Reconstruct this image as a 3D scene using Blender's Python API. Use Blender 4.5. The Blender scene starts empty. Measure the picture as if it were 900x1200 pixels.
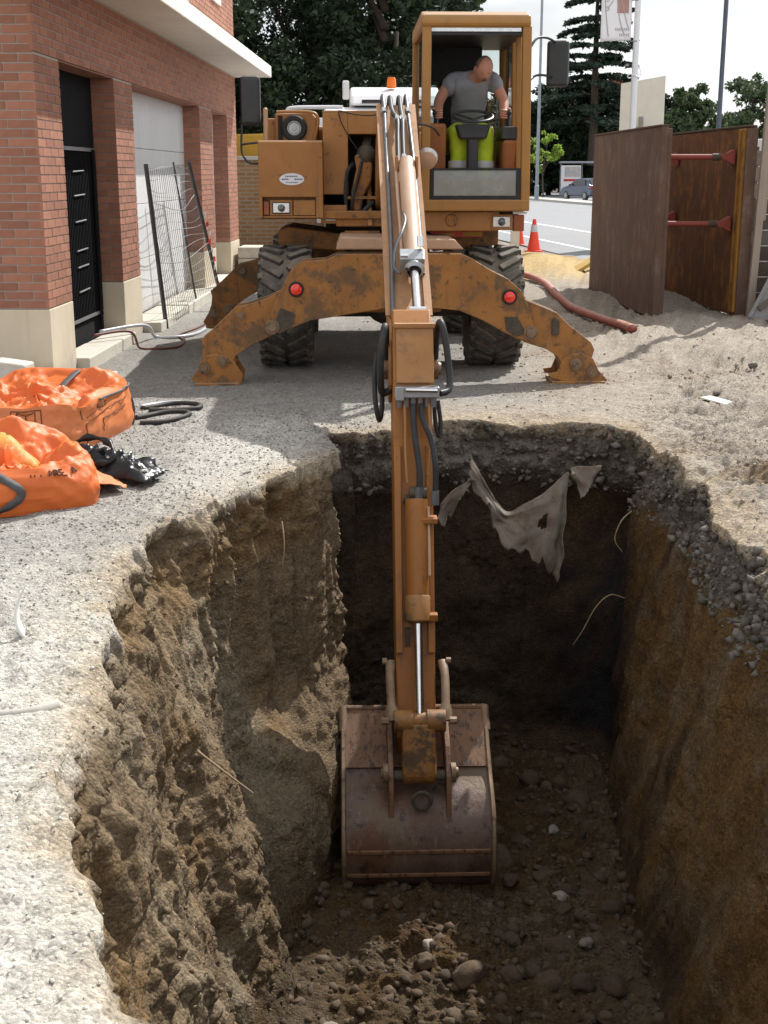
import bpy, bmesh, math, random
import numpy as np
from mathutils import Vector, Matrix
random.seed(7)
RNG = np.random.default_rng(11)
SC = bpy.context.scene
COL = SC.collection
R = math.radians

# ---------------------------------------------------------------- camera
cam = bpy.data.cameras.new('camera')
cam.sensor_fit = 'VERTICAL'; cam.sensor_height = 36.0; cam.lens = 45.5
cam.clip_start = 0.05; cam.clip_end = 3000
cam_o = bpy.data.objects.new('camera', cam); COL.objects.link(cam_o)
cam_o.location = (0, 0, 1.75)
cam_o.rotation_euler = (R(90 - 14.6), 0, R(1.17))
SC.camera = cam_o

# ---------------------------------------------------------------- sky, sun, exposure
SUN_EL, SUN_AZ = 45.3, 31.0          # azimuth from +Y towards +X
world = bpy.data.worlds.new('World'); SC.world = world; world.use_nodes = True
wn, wl = world.node_tree.nodes, world.node_tree.links
sky = wn.new('ShaderNodeTexSky'); sky.sky_type = 'NISHITA'; sky.sun_disc = False
sky.sun_elevation = R(SUN_EL); sky.sun_rotation = R(SUN_AZ)
sky.air_density = 1.0; sky.dust_density = 2.0; sky.ozone_density = 1.0
tcw = wn.new('ShaderNodeTexCoord')
mpw = wn.new('ShaderNodeMapping'); mpw.inputs['Scale'].default_value = (1, 1, 2.6)
wl.new(tcw.outputs['Generated'], mpw.inputs['Vector'])
nzw = wn.new('ShaderNodeTexNoise'); nzw.inputs['Scale'].default_value = 2.6; nzw.inputs['Detail'].default_value = 7
wl.new(mpw.outputs['Vector'], nzw.inputs['Vector'])
crw = wn.new('ShaderNodeValToRGB')
crw.color_ramp.elements[0].position = .28; crw.color_ramp.elements[0].color = (0, 0, 0, 1)
crw.color_ramp.elements[1].position = .52; crw.color_ramp.elements[1].color = (1, 1, 1, 1)
wl.new(nzw.outputs[0], crw.inputs[0])
mxw = wn.new('ShaderNodeMixRGB'); mxw.inputs[2].default_value = (19.5, 19.8, 20.4, 1)
wl.new(crw.outputs[0], mxw.inputs[0]); wl.new(sky.outputs[0], mxw.inputs[1])
bgw = wn['Background']; bgw.inputs[1].default_value = 0.05
wl.new(mxw.outputs[0], bgw.inputs[0])

sl = bpy.data.lights.new('sun', 'SUN'); sl.energy = 5.0; sl.angle = R(0.53); sl.color = (1.0, .97, .92)
sun = bpy.data.objects.new('sun', sl); COL.objects.link(sun)
_d = Vector((math.cos(R(SUN_EL)) * math.sin(R(SUN_AZ)), math.cos(R(SUN_EL)) * math.cos(R(SUN_AZ)), math.sin(R(SUN_EL))))
sun.rotation_euler = _d.to_track_quat('Z', 'Y').to_euler()
sun.location = (20, 30, 40)

SC.view_settings.view_transform = 'Standard'; SC.view_settings.look = 'None'
SC.view_settings.exposure = 0.42; SC.view_settings.gamma = 1.0
SC.view_settings.use_curve_mapping = False
SC.render.engine = 'CYCLES'
SC.cycles.use_denoising = True
SC.cycles.max_bounces = 6; SC.cycles.diffuse_bounces = 4; SC.cycles.transparent_max_bounces = 12
SC.cycles.sample_clamp_indirect = 6.0

# ---------------------------------------------------------------- numpy noise
def _h(ix, iy, iz, seed):
    n = (ix * 374761393 + iy * 668265263 + iz * 1274126177 + seed * 974634777) & 0xffffffff
    n = ((n ^ (n >> 13)) * 1274126177) & 0xffffffff
    n = ((n ^ (n >> 15)) * 2246822519) & 0xffffffff
    return ((n ^ (n >> 16)) & 0xffff) / 32767.5 - 1.0
def vnoise(P, seed=0):
    P = np.asarray(P, float); I = np.floor(P).astype(np.int64); Fr = P - I
    U = Fr * Fr * Fr * (Fr * (Fr * 6 - 15) + 10)
    x, y, z = I[..., 0], I[..., 1], I[..., 2]; u, v, w = U[..., 0], U[..., 1], U[..., 2]
    def L(a, b, t): return a + (b - a) * t
    a = L(L(_h(x, y, z, seed), _h(x+1, y, z, seed), u), L(_h(x, y+1, z, seed), _h(x+1, y+1, z, seed), u), v)
    b = L(L(_h(x, y, z+1, seed), _h(x+1, y, z+1, seed), u), L(_h(x, y+1, z+1, seed), _h(x+1, y+1, z+1, seed), u), v)
    return L(a, b, w)
def fbm(P, scale=1.0, octv=4, seed=0, gain=.5, billow=False):
    P = np.asarray(P, float) * scale; out = 0; a = 1.0; s = 0
    for k in range(octv):
        n = vnoise(P, seed + k * 17)
        if billow: n = 1 - 2 * np.abs(n)
        out = out + a * n; s += a; a *= gain; P = P * 2.03 + 7.7
    return out / s
def sstep(a, b, x):
    t = np.clip((x - a) / (b - a), 0, 1); return t * t * (3 - 2 * t)

# ---------------------------------------------------------------- materials
MATS = {}
def newmat(name):
    m = bpy.data.materials.new(name); m.use_nodes = True; MATS[name] = m
    return m, m.node_tree.nodes, m.node_tree.links, m.node_tree.nodes['Principled BSDF']
def nd(N, t, **k):
    n = N.new(t)
    for a, b in k.items(): setattr(n, a, b)
    return n
def noise_node(N, L, vec, scale, detail=6, rough=.6):
    n = N.new('ShaderNodeTexNoise'); n.inputs['Scale'].default_value = scale
    n.inputs['Detail'].default_value = detail; n.inputs['Roughness'].default_value = rough
    L.new(vec, n.inputs['Vector']); return n.outputs[0]
def ramp(N, L, fac, p0, p1, c0=(0, 0, 0, 1), c1=(1, 1, 1, 1)):
    r = N.new('ShaderNodeValToRGB'); e = r.color_ramp.elements
    e[0].position = p0; e[0].color = c0; e[1].position = p1; e[1].color = c1
    L.new(fac, r.inputs[0]); return r.outputs[0]
def mix(N, L, fac, a, b, mode='MIX'):
    n = N.new('ShaderNodeMixRGB'); n.blend_type = mode
    for i, x in ((0, fac), (1, a), (2, b)):
        if isinstance(x, (int, float)): n.inputs[i].default_value = x
        elif isinstance(x, tuple): n.inputs[i].default_value = x if len(x) == 4 else (*x, 1)
        else: L.new(x, n.inputs[i])
    return n.outputs[0]
def pmat(name, c1, c2=None, scale=3.0, rough=.6, metal=0.0, spots=(), bump=None, dust=None, wpos=False, spec=.4, stretch=None, isl=0.0, runs=None, splash=None):
    """paint / stone / cloth: two tones by noise, spots of other colours, dust on upward faces, fine relief"""
    m, N, L, B = newmat(name)
    if wpos: vec = N.new('ShaderNodeNewGeometry').outputs['Position']
    else: vec = N.new('ShaderNodeTexCoord').outputs['Object']
    if stretch:
        mp = N.new('ShaderNodeMapping'); mp.inputs['Scale'].default_value = stretch
        L.new(vec, mp.inputs['Vector']); vec = mp.outputs['Vector']
    c2 = c2 or tuple(x * .8 for x in c1)
    f = noise_node(N, L, vec, scale, 8, .65)
    col = mix(N, L, ramp(N, L, f, .32, .68), (*c1, 1), (*c2, 1))
    if isl:
        g = N.new('ShaderNodeNewGeometry')
        v = ramp(N, L, g.outputs['Random Per Island'], 0, 1, (1 - isl,) * 3 + (1,), (1 + isl,) * 3 + (1,))
        oi = N.new('ShaderNodeObjectInfo')
        v2 = ramp(N, L, oi.outputs['Random'], 0, 1, (1 - isl,) * 3 + (1,), (1 + isl,) * 3 + (1,))
        col = mix(N, L, 1.0, mix(N, L, 1.0, col, v, 'MULTIPLY'), v2, 'MULTIPLY')
    for sc, th, w, c, amt in spots:
        s = noise_node(N, L, vec, sc, 9, .7)
        s = ramp(N, L, s, th, th + w, (0, 0, 0, 1), (amt,) * 3 + (1,))
        col = mix(N, L, s, col, (*c, 1))
    if runs:                       # stains running down: (colour, amount, threshold)
        tcr = N.new('ShaderNodeTexCoord'); mr = N.new('ShaderNodeMapping'); mr.inputs['Scale'].default_value = (14, 14, 1.1)
        L.new(tcr.outputs['Object'], mr.inputs['Vector']); rn = noise_node(N, L, mr.outputs['Vector'], 1.0, 6, .65)
        col = mix(N, L, ramp(N, L, rn, runs[2], runs[2]+.14, (0, 0, 0, 1), (runs[1],)*3 + (1,)), col, (*runs[0], 1))
    if splash:                     # dirt thrown up from the ground: (colour, amount, height)
        tcs = N.new('ShaderNodeTexCoord'); ss = N.new('ShaderNodeSeparateXYZ'); L.new(tcs.outputs['Object'], ss.inputs[0])
        sn = noise_node(N, L, tcs.outputs['Object'], 9, 8, .7); sa = N.new('ShaderNodeMath'); sa.operation = 'MULTIPLY_ADD'; sa.inputs[1].default_value = splash[2]*2.2; sa.inputs[2].default_value = -splash[2]*1.1
        L.new(sn, sa.inputs[0]); sb = N.new('ShaderNodeMath'); sb.operation = 'ADD'; L.new(ss.outputs[2], sb.inputs[0]); L.new(sa.outputs[0], sb.inputs[1])
        col = mix(N, L, ramp(N, L, sb.outputs[0], .02, splash[2], (splash[1],)*3 + (1,), (0, 0, 0, 1)), col, (*splash[0], 1))
    if dust:
        g = N.new('ShaderNodeNewGeometry'); sx = N.new('ShaderNodeSeparateXYZ'); L.new(g.outputs['Normal'], sx.inputs[0])
        dn = noise_node(N, L, vec, 6, 6)
        mu = N.new('ShaderNodeMath'); mu.operation = 'MULTIPLY'; L.new(ramp(N, L, sx.outputs[2], .25, .95), mu.inputs[0]); L.new(ramp(N, L, dn, .2, .75), mu.inputs[1])
        m2 = N.new('ShaderNodeMath'); m2.operation = 'MULTIPLY'; L.new(mu.outputs[0], m2.inputs[0]); m2.inputs[1].default_value = dust[1]
        col = mix(N, L, m2.outputs[0], col, (*dust[0], 1))
    L.new(col, B.inputs['Base Color'])
    B.inputs['Roughness'].default_value = rough; B.inputs['Metallic'].default_value = metal
    B.inputs['Specular IOR Level'].default_value = spec
    if bump:
        bn = N.new('ShaderNodeBump'); bn.inputs['Strength'].default_value = bump[1]; bn.inputs['Distance'].default_value = bump[2]
        L.new(noise_node(N, L, vec, bump[0], 8, .7), bn.inputs['Height']); L.new(bn.outputs[0], B.inputs['Normal'])
    return m

DUST = (.42, .35, .26)
pmat('paint', (.355, .158, .040), (.285, .120, .030), 2.2, .5, spots=((5, .58, .10, (.20, .10, .035), .6), (9, .60, .06, (.10, .055, .025), .8), (26, .66, .05, (.06, .04, .025), .75)), dust=(DUST, .45), bump=(40, .12, .01), runs=((.15, .078, .034), .55, .57))
pmat('paint_dirty', (.34, .145, .032), (.235, .098, .024), 3, .6, spots=((3.5, .50, .08, (.11, .065, .032), .85), (17, .58, .06, (.055, .035, .02), .85), (40, .64, .05, (.05, .035, .02), .8)), dust=(DUST, .55), bump=(30, .3, .01), runs=((.085, .05, .028), .7, .55))
pmat('paint_boom', (.37, .175, .058), (.27, .12, .036), 2.5, .55, spots=((6, .56, .12, (.16, .09, .045), .7), (18, .60, .07, (.07, .045, .03), .75)), dust=((.46, .32, .22), .35), bump=(40, .12, .01), runs=((.11, .062, .032), .6, .56))
pmat('paint_stick', (.33, .128, .022), (.245, .090, .017), 2.5, .5, spots=((12, .62, .06, (.12, .06, .03), .75), (45, .66, .05, (.06, .04, .025), .8)), bump=(40, .15, .01), stretch=(1, 1, .5), runs=((.10, .05, .024), .6, .56))
pmat('paint_grime', (.30, .135, .03), (.16, .075, .025), 5, .55, spots=((9, .50, .08, (.045, .03, .02), .85), (30, .60, .05, (.34, .22, .12), .5)), bump=(30, .3, .01))
pmat('paint_cab', (.33, .160, .036), (.27, .125, .029), 2.5, .45, spots=((30, .70, .05, (.12, .07, .03), .6),), dust=(DUST, .3), runs=((.15, .085, .035), .45, .58))
pmat('paint_pale', (.48, .31, .20), (.38, .23, .14), 5, .5, spots=((20, .66, .05, (.2, .12, .07), .7),), dust=((.55, .42, .33), .5))
pmat('bucket_steel', (.22, .12, .065), (.14, .075, .042), 4, .6, metal=.1, spots=((18, .53, .06, (.045, .028, .02), .85), (6, .57, .08, (.08, .045, .028), .8), (40, .62, .05, (.30, .20, .13), .5)), bump=(25, .3, .012), stretch=(1.6, 1, .6))
pmat('bucket_shell', (.155, .105, .085), (.075, .043, .03), 3, .5, metal=.15, spots=((2.4, .51, .08, (.105, .046, .022), .85), (8, .57, .05, (.035, .022, .017), .8), (28, .61, .04, (.24, .17, .13), .6), (5, .62, .05, (.20, .15, .12), .6), (3.3, .55, .05, (.125, .085, .05), .85)), bump=(22, .45, .015), stretch=(1, 1, .7), runs=((.26, .20, .16), .45, .60))
pmat('link_steel', (.26, .18, .115), (.15, .095, .055), 6, .5, metal=.2, spots=((16, .55, .08, (.06, .038, .025), .85), (45, .62, .05, (.36, .27, .19), .5)), bump=(40, .2, .01))
pmat('chrome', (.75, .75, .76), (.62, .62, .63), 10, .18, metal=1.0)
pmat('steel_grey', (.40, .41, .42), (.30, .31, .32), 12, .38, metal=.75, spots=((30, .62, .06, (.12, .11, .10), .6),))
pmat('pipe_grey', (.15, .15, .155), (.10, .10, .105), 12, .42, metal=.55, spots=((30, .62, .06, (.10, .09, .08), .6),))
pmat('black_rubber', (.02, .02, .022), (.035, .034, .033), 12, .6, spec=.2, dust=(DUST, .15))
pmat('hose_black', (.022, .022, .024), (.04, .04, .04), 12, .5, spec=.25)
pmat('tyre', (.045, .043, .042), (.085, .078, .068), 5, .85, spots=((14, .50, .15, (.20, .17, .13), .55),), dust=(DUST, .6), bump=(50, .3, .01))
pmat('dark_void', (.012, .012, .013), (.02, .018, .016), 8, .8)
pmat('dark_grime', (.05, .04, .03), (.09, .07, .045), 12, .7, spots=((20, .6, .1, (.16, .09, .03), .6),), bump=(20, .6, .03))
pmat('black_plastic', (.018, .018, .02), (.03, .03, .032), 10, .45)
pmat('mirror_shell', (.02, .02, .022), (.03, .03, .03), 8, .35)
pmat('mirror_glass', (.25, .26, .28), (.22, .23, .25), 2, .08, metal=1)
pmat('lamp_clear', (.72, .73, .74), (.5, .5, .5), 30, .12, metal=.6)
pmat('lamp_amber', (.30, .08, .015), (.22, .05, .01), 20, .25)
pmat('lamp_hood', (.55, .54, .52), (.4, .38, .36), 20, .3, metal=.6)
pmat('decal_white', (.72, .72, .74), (.62, .62, .65), 20, .5)
pmat('decal_ink', (.10, .12, .22), (.08, .08, .12), 20, .6)
pmat('seat_cloth', (.02, .02, .022), (.03, .03, .032), 30, .9)
pmat('console', (.30, .10, .025), (.22, .075, .02), 8, .5)
# red lens lamps of the stabiliser beam (plain red reflectors)
m, N, L, B = newmat('red_lens')
vc = N.new('ShaderNodeTexVoronoi'); vc.inputs['Scale'].default_value = 120
L.new(N.new('ShaderNodeTexCoord').outputs['Object'], vc.inputs['Vector'])
L.new(mix(N, L, ramp(N, L, vc.outputs['Distance'], 0, .6), (.95, .06, .03, 1), (.72, .02, .012, 1)), B.inputs['Base Color'])
B.inputs['Roughness'].default_value = .15; B.inputs['Specular IOR Level'].default_value = .8
# glass: thin panes
def glass(name, tint, refl, dusty=0.0, dustc=(.5, .5, .48)):
    m, N, L, B = newmat(name)
    out = N['Material Output']; tr = N.new('ShaderNodeBsdfTransparent'); tr.inputs[0].default_value = (*tint, 1)
    gl = N.new('ShaderNodeBsdfGlossy'); gl.inputs['Roughness'].default_value = .03
    fr = N.new('ShaderNodeFresnel'); fr.inputs[0].default_value = 1.5
    ad = N.new('ShaderNodeMath'); ad.operation = 'ADD'; ad.inputs[1].default_value = refl; L.new(fr.outputs[0], ad.inputs[0])
    mx = N.new('ShaderNodeMixShader'); L.new(ad.outputs[0], mx.inputs[0]); L.new(tr.outputs[0], mx.inputs[1]); L.new(gl.outputs[0], mx.inputs[2])
    last = mx
    if dusty:
        B.inputs['Base Color'].default_value = (*dustc, 1); B.inputs['Roughness'].default_value = .9
        tc = N.new('ShaderNodeTexCoord'); f = noise_node(N, L, tc.outputs['Object'], 7, 8, .7)
        m2 = N.new('ShaderNodeMixShader'); L.new(ramp(N, L, f, .3, .75, (dusty * .4,) * 3 + (1,), (dusty,) * 3 + (1,)), m2.inputs[0])
        L.new(mx.outputs[0], m2.inputs[1]); L.new(B.outputs[0], m2.inputs[2]); last = m2
    L.new(last.outputs[0], out.inputs[0])
    return m
glass('glass_clear', (.86, .91, .90), .02, .06)
glass('glass_dust_sheen', (.62, .68, .68), .10, .40, (.50, .52, .50))  # dusty pane; its pale film also stands in for sky reflection
glass('glass_dark', (.25, .28, .3), .06)
# building
pmat('brick', (.345, .158, .102), (.28, .122, .076), 14, .85, spots=((60, .62, .08, (.22, .10, .06), .5),), bump=(90, .35, .004), isl=.16)
pmat('mortar', (.43, .39, .35), (.36, .33, .30), 30, .95, bump=(120, .4, .004))
pmat('stucco', (.62, .54, .41), (.56, .48, .36), 3, .9, spots=((2.0, .60, .12, (.46, .40, .31), .5),), bump=(160, .35, .004), runs=((.44, .38, .29), .45, .56), splash=((.36, .32, .27), .8, .22))
pmat('white_render', (.78, .76, .70), (.70, .68, .62), 2.5, .85, spots=((3, .64, .08, (.5, .48, .44), .4),), bump=(120, .2, .003), runs=((.50, .47, .42), .5, .55))
pmat('white_door', (.70, .71, .72), (.63, .64, .65), 2, .55, runs=((.52, .51, .48), .4, .56), splash=((.42, .39, .34), .7, .35))
pmat('concrete', (.56, .53, .46), (.46, .43, .37), 6, .9, spots=((14, .58, .1, (.33, .29, .23), .6), (40, .66, .06, (.22, .2, .17), .5)), bump=(60, .5, .006))
pmat('concrete_grey', (.42, .41, .39), (.34, .33, .31), 6, .9, spots=((14, .6, .1, (.25, .23, .2), .6),), bump=(60, .5, .006))
pmat('gate_black', (.010, .010, .011), (.015, .015, .017), 8, .9, spec=.1)
pmat('gate_bar', (.35, .36, .37), (.25, .26, .27), 8, .4, metal=.7)
pmat('fence_tube', (.10, .10, .105), (.06, .06, .065), 10, .5, metal=.6)
pmat('wire', (.20, .20, .20), (.15, .145, .14), 10, .5, metal=.6)
pmat('tape_red', (.62, .06, .05), (.5, .04, .04), 10, .5)
pmat('tape_white', (.78, .78, .78), (.7, .7, .7), 10, .5)
pmat('bag_orange', (.64, .145, .028), (.55, .115, .02), 3, .55, spots=((5, .64, .07, (.70, .26, .11), .5),), bump=(220, .25, .002))
pmat('bag_orange_pale', (.60, .20, .07), (.52, .155, .05), 3, .55, spots=((5, .60, .1, (.66, .32, .18), .45),), bump=(220, .25, .002))
pmat('bag_inner', (.66, .28, .05), (.56, .2, .035), 4, .6, bump=(120, .25, .003))
pmat('strap_dark', (.06, .058, .06), (.10, .095, .095), 20, .7)
pmat('ink', (.10, .035, .012), (.08, .03, .012), 20, .8)
pmat('plastic_sheet', (.010, .010, .011), (.018, .018, .02), 6, .30, spec=.22)
pmat('hose_pale', (.55, .56, .60), (.45, .46, .5), 10, .35)
pmat('hose_red', (.34, .085, .06), (.26, .065, .045), 5, .6, spots=((9, .58, .1, (.30, .24, .19), .8),), dust=(DUST, .6))
pmat('hose_brown', (.16, .06, .045), (.12, .05, .04), 8, .5)
pmat('geotextile', (.22, .19, .16), (.15, .125, .10), 5, .95, spots=((7, .52, .12, (.10, .07, .045), .8), (25, .58, .08, (.08, .06, .04), .7)), bump=(90, .6, .006))
pmat('root', (.33, .24, .15), (.24, .17, .10), 20, .9)
pmat('feather', (.75, .74, .70), (.6, .59, .56), 20, .8)
pmat('rust', (.155, .062, .024), (.095, .042, .022), 2.2, .8, metal=.1, spots=((6, .50, .12, (.32, .135, .02), .7), (15, .58, .08, (.05, .03, .02), .75), (3, .60, .08, (.09, .07, .06), .6)), bump=(30, .4, .008), stretch=(1, 1, .55))
pmat('rust_dull', (.125, .072, .048), (.085, .048, .033), 2.2, .8, spots=((5, .52, .12, (.17, .125, .10), .7), (12, .58, .08, (.05, .032, .024), .7), (3, .56, .12, (.19, .085, .035), .65), (2, .60, .1, (.07, .055, .05), .7)), bump=(30, .3, .008), stretch=(1, 1, .5))
pmat('rust_yellow', (.34, .17, .025), (.20, .09, .02), 5, .8, spots=((9, .55, .1, (.09, .045, .02), .8),), bump=(30, .4, .008), stretch=(1, 1, .4))
pmat('strut_red', (.26, .045, .03), (.20, .04, .03), 6, .6, spots=((14, .58, .08, (.14, .06, .03), .7),), bump=(30, .3, .006))
pmat('wood_grey', (.30, .27, .235), (.22, .195, .165), 4, .85, spots=((9, .6, .1, (.13, .11, .09), .6),), bump=(40, .4, .006), stretch=(.4, 3, 3), isl=.15)
pmat('wood_dark', (.16, .13, .105), (.11, .09, .07), 4, .85, spots=((9, .6, .1, (.07, .055, .045), .6),), bump=(40, .4, .006), stretch=(.4, 3, 3), isl=.15)
pmat('wood_pole', (.34, .28, .23), (.26, .21, .17), 5, .85, bump=(40, .4, .006), stretch=(4, 4, .4))
pmat('form_grey', (.27, .26, .255), (.20, .195, .19), 4, .8, spots=((7, .6, .1, (.14, .13, .12), .5),), bump=(30, .3, .006))
pmat('board_pale', (.66, .62, .53), (.58, .54, .45), 3, .8, spots=((8, .66, .06, (.40, .34, .26), .5),))
pmat('wood_yellow', (.50, .34, .10), (.40, .26, .07), 6, .8, bump=(40, .3, .005))
pmat('cone_orange', (.85, .07, .025), (.75, .05, .02), 6, .45)
pmat('cone_grey', (.62, .62, .62), (.5, .5, .5), 10, .4)
pmat('pole_grey', (.30, .34, .38), (.24, .27, .30), 3, .5, metal=.3)
pmat('pole_white', (.74, .75, .78), (.66, .67, .70), 3, .5)
pmat('pole_dark', (.10, .12, .15), (.07, .085, .11), 3, .5)
pmat('banner_white', (.80, .80, .82), (.74, .74, .78), 3, .8)
pmat('banner_brown', (.42, .25, .21), (.36, .2, .17), 3, .8)
pmat('banner_grey', (.45, .43, .46), (.4, .38, .42), 3, .8)
pmat('truck_white', (.78, .79, .80), (.72, .73, .74), 2, .35)
pmat('beacon', (.85, .20, .02), (.75, .15, .01), 5, .2)
pmat('yellow_skip', (.45, .27, .03), (.36, .2, .02), 3, .5, spots=((10, .62, .07, (.2, .12, .03), .6),))
pmat('car_paint', (.075, .095, .15), (.06, .08, .13), 2, .25, spec=.7)
pmat('car_glass', (.02, .025, .03), (.03, .035, .04), 2, .08, spec=.8)
pmat('tail_red', (.5, .02, .02), (.4, .02, .02), 4, .25)
pmat('plate', (.7, .7, .68), (.65, .65, .62), 4, .5)
pmat('roof_tile', (.30, .105, .07), (.23, .08, .055), 8, .85, bump=(20, .5, .03))
pmat('rust_edge', (.10, .05, .03), (.07, .035, .022), 5, .8)
pmat('wall_house', (.42, .30, .24), (.36, .25, .2), 3, .9)
pmat('shelter_grey', (.30, .31, .33), (.25, .26, .28), 4, .4)
pmat('poster', (.55, .45, .33), (.25, .32, .4), 3, .5)
pmat('bark', (.085, .065, .05), (.055, .042, .032), 6, .95, bump=(12, .8, .03), stretch=(3, 3, .6))
# people
pmat('skin', (.46, .22, .15), (.42, .19, .125), 8, .55)
pmat('shirt', (.255, .265, .30), (.225, .235, .27), 6, .9, bump=(14, .5, .012))
pmat('hivis', (.56, .72, .035), (.48, .63, .03), 6, .8, bump=(12, .7, .015))
pmat('refl_band', (.60, .60, .60), (.5, .5, .5), 10, .45)
pmat('belt_blue', (.035, .05, .15), (.03, .04, .12), 10, .8)

def leafmat(name, c1, c2, trans=.25):
    m, N, L, B = newmat(name)
    g = N.new('ShaderNodeNewGeometry')
    f = noise_node(N, L, g.outputs['Position'], .9, 5)
    c = mix(N, L, ramp(N, L, f, .3, .7), (*c1, 1), (*c2, 1))
    v = ramp(N, L, g.outputs['Random Per Island'], 0, 1, (.6, .6, .6, 1), (1.45, 1.45, 1.3, 1))
    c = mix(N, L, 1.0, c, v, 'MULTIPLY')
    B.inputs['Roughness'].default_value = .6; B.inputs['Specular IOR Level'].default_value = .25
    L.new(c, B.inputs['Base Color'])
    t = N.new('ShaderNodeBsdfTranslucent'); L.new(c, t.inputs[0])
    mx = N.new('ShaderNodeMixShader'); mx.inputs[0].default_value = trans
    L.new(B.outputs[0], mx.inputs[1]); L.new(t.outputs[0], mx.inputs[2]); L.new(mx.outputs[0], N['Material Output'].inputs[0])
leafmat('leaf_dark', (.020, .034, .019), (.032, .050, .025), .10)
leafmat('leaf_mid', (.05, .085, .03), (.07, .105, .035), .25)
leafmat('leaf_cedar', (.022, .038, .030), (.035, .055, .04), .08)
leafmat('leaf_light', (.22, .34, .05), (.30, .42, .08), .35)
leafmat('leaf_far', (.055, .085, .042), (.085, .12, .06), .2)

# ---------------------------------------------------------------- mesh builder
class MB:
    def __init__(s): s.v = []; s.f = []
    def add(s, vs, fs, M=None):
        b = len(s.v)
        for p in vs:
            p = Vector(p)
            s.v.append(tuple(M @ p if M else p))
        for f in fs: s.f.append(tuple(i + b for i in f))
        return s
    def box(s, c, d, M=None, rot=None):
        x, y, z = (k / 2 for k in d)
        vs = [Vector(p) for p in ((-x,-y,-z),(x,-y,-z),(x,y,-z),(-x,y,-z),(-x,-y,z),(x,-y,z),(x,y,z),(-x,y,z))]
        T = Matrix.Translation(c) @ (rot.to_4x4() if rot else Matrix.Identity(4))
        return s.add(vs, [(0,3,2,1),(4,5,6,7),(0,1,5,4),(1,2,6,5),(2,3,7,6),(3,0,4,7)], M @ T if M else T)
    def bb(s, x0, x1, y0, y1, z0, z1, M=None):
        return s.box(((x0+x1)/2, (y0+y1)/2, (z0+z1)/2), (abs(x1-x0), abs(y1-y0), abs(z1-z0)), M)
    def prism(s, poly, a, b, axis='y', M=None):
        ar = sum(poly[i][0]*poly[(i+1)%len(poly)][1] - poly[(i+1)%len(poly)][0]*poly[i][1] for i in range(len(poly)))
        if ar < 0: poly = poly[::-1]
        n = len(poly)
        def mk(p, t):
            if axis == 'y': return (p[0], t, p[1])
            if axis == 'x': return (t, p[0], p[1])
            return (p[0], p[1], t)
        vs = [mk(p, a) for p in poly] + [mk(p, b) for p in poly]
        fs = [tuple(range(n))[::-1], tuple(range(n, 2*n))] + [(i, (i+1) % n, n+(i+1) % n, n+i) for i in range(n)]
        flip = (axis == 'y')
        if (b < a) != flip: fs = [f[::-1] for f in fs]
        return s.add(vs, fs, M)
    def tube(s, path, r, seg=8, M=None, caps=True, flat=1.0):
        P = [Vector(p) for p in path]; n = len(P)
        rs = r if isinstance(r, (list, tuple)) else [r] * n
        T = []
        for i in range(n):
            t = (P[min(i+1, n-1)] - P[max(i-1, 0)])
            T.append(t.normalized() if t.length > 1e-9 else Vector((0, 0, 1)))
        up = Vector((0, 0, 1)) if abs(T[0].z) < .9 else Vector((1, 0, 0))
        a = T[0].cross(up).normalized(); vs = []
        for i in range(n):
            a = (a - T[i] * a.dot(T[i])); a = a.normalized() if a.length > 1e-6 else T[i].orthogonal().normalized()
            b = T[i].cross(a)
            for k in range(seg):
                q = 2 * math.pi * k / seg
                vs.append(P[i] + a * math.cos(q) * rs[i] + b * math.sin(q) * rs[i] * flat)
        fs = [(i*seg+k, i*seg+(k+1) % seg, (i+1)*seg+(k+1) % seg, (i+1)*seg+k) for i in range(n-1) for k in range(seg)]
        if caps: fs += [tuple(range(seg))[::-1], tuple(range((n-1)*seg, n*seg))]
        return s.add(vs, fs, M)
    def cyl(s, p0, p1, r, seg=14, M=None): return s.tube([p0, p1], r, seg, M)
    def lathe(s, prof, p0, axis, seg=24, M=None):
        ax = Vector(axis).normalized(); a = ax.orthogonal().normalized(); b = ax.cross(a); p0 = Vector(p0)
        n = len(prof); vs = []
        for k in range(seg):
            q = 2*math.pi*k/seg; d = a*math.cos(q) + b*math.sin(q)
            for (rr, h) in prof: vs.append(p0 + ax*h + d*rr)
        fs = [(k*n+i, ((k+1) % seg)*n+i, ((k+1) % seg)*n+i+1, k*n+i+1) for k in range(seg) for i in range(n-1)]
        return s.add(vs, fs, M)
    def ball(s, c, r, seg=14, ring=9, sc=(1, 1, 1), M=None):
        vs = []; c = Vector(c)
        for i in range(ring+1):
            t = math.pi*i/ring
            for k in range(seg):
                q = 2*math.pi*k/seg
                vs.append(c + Vector((r*math.sin(t)*math.cos(q)*sc[0], r*math.sin(t)*math.sin(q)*sc[1], r*math.cos(t)*sc[2])))
        fs = [(i*seg+k, (i+1)*seg+k, (i+1)*seg+(k+1) % seg, i*seg+(k+1) % seg) for i in range(ring) for k in range(seg)]
        return s.add(vs, fs, M)
    def sheet(s, pts, M=None):       # grid of points pts[i][j]
        n, m = len(pts), len(pts[0])
        return s.add([p for row in pts for p in row], [(i*m+j, i*m+j+1, (i+1)*m+j+1, (i+1)*m+j) for i in range(n-1) for j in range(m-1)], M)
    def build(s, name, mat, parent=None, bevel=0, smooth=False, thick=0, seg=2, sub=0):
        me = bpy.data.meshes.new(name); me.from_pydata(s.v, [], s.f); me.update()
        return mk(name, me, mat, parent, bevel, smooth, thick, seg, sub)
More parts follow.
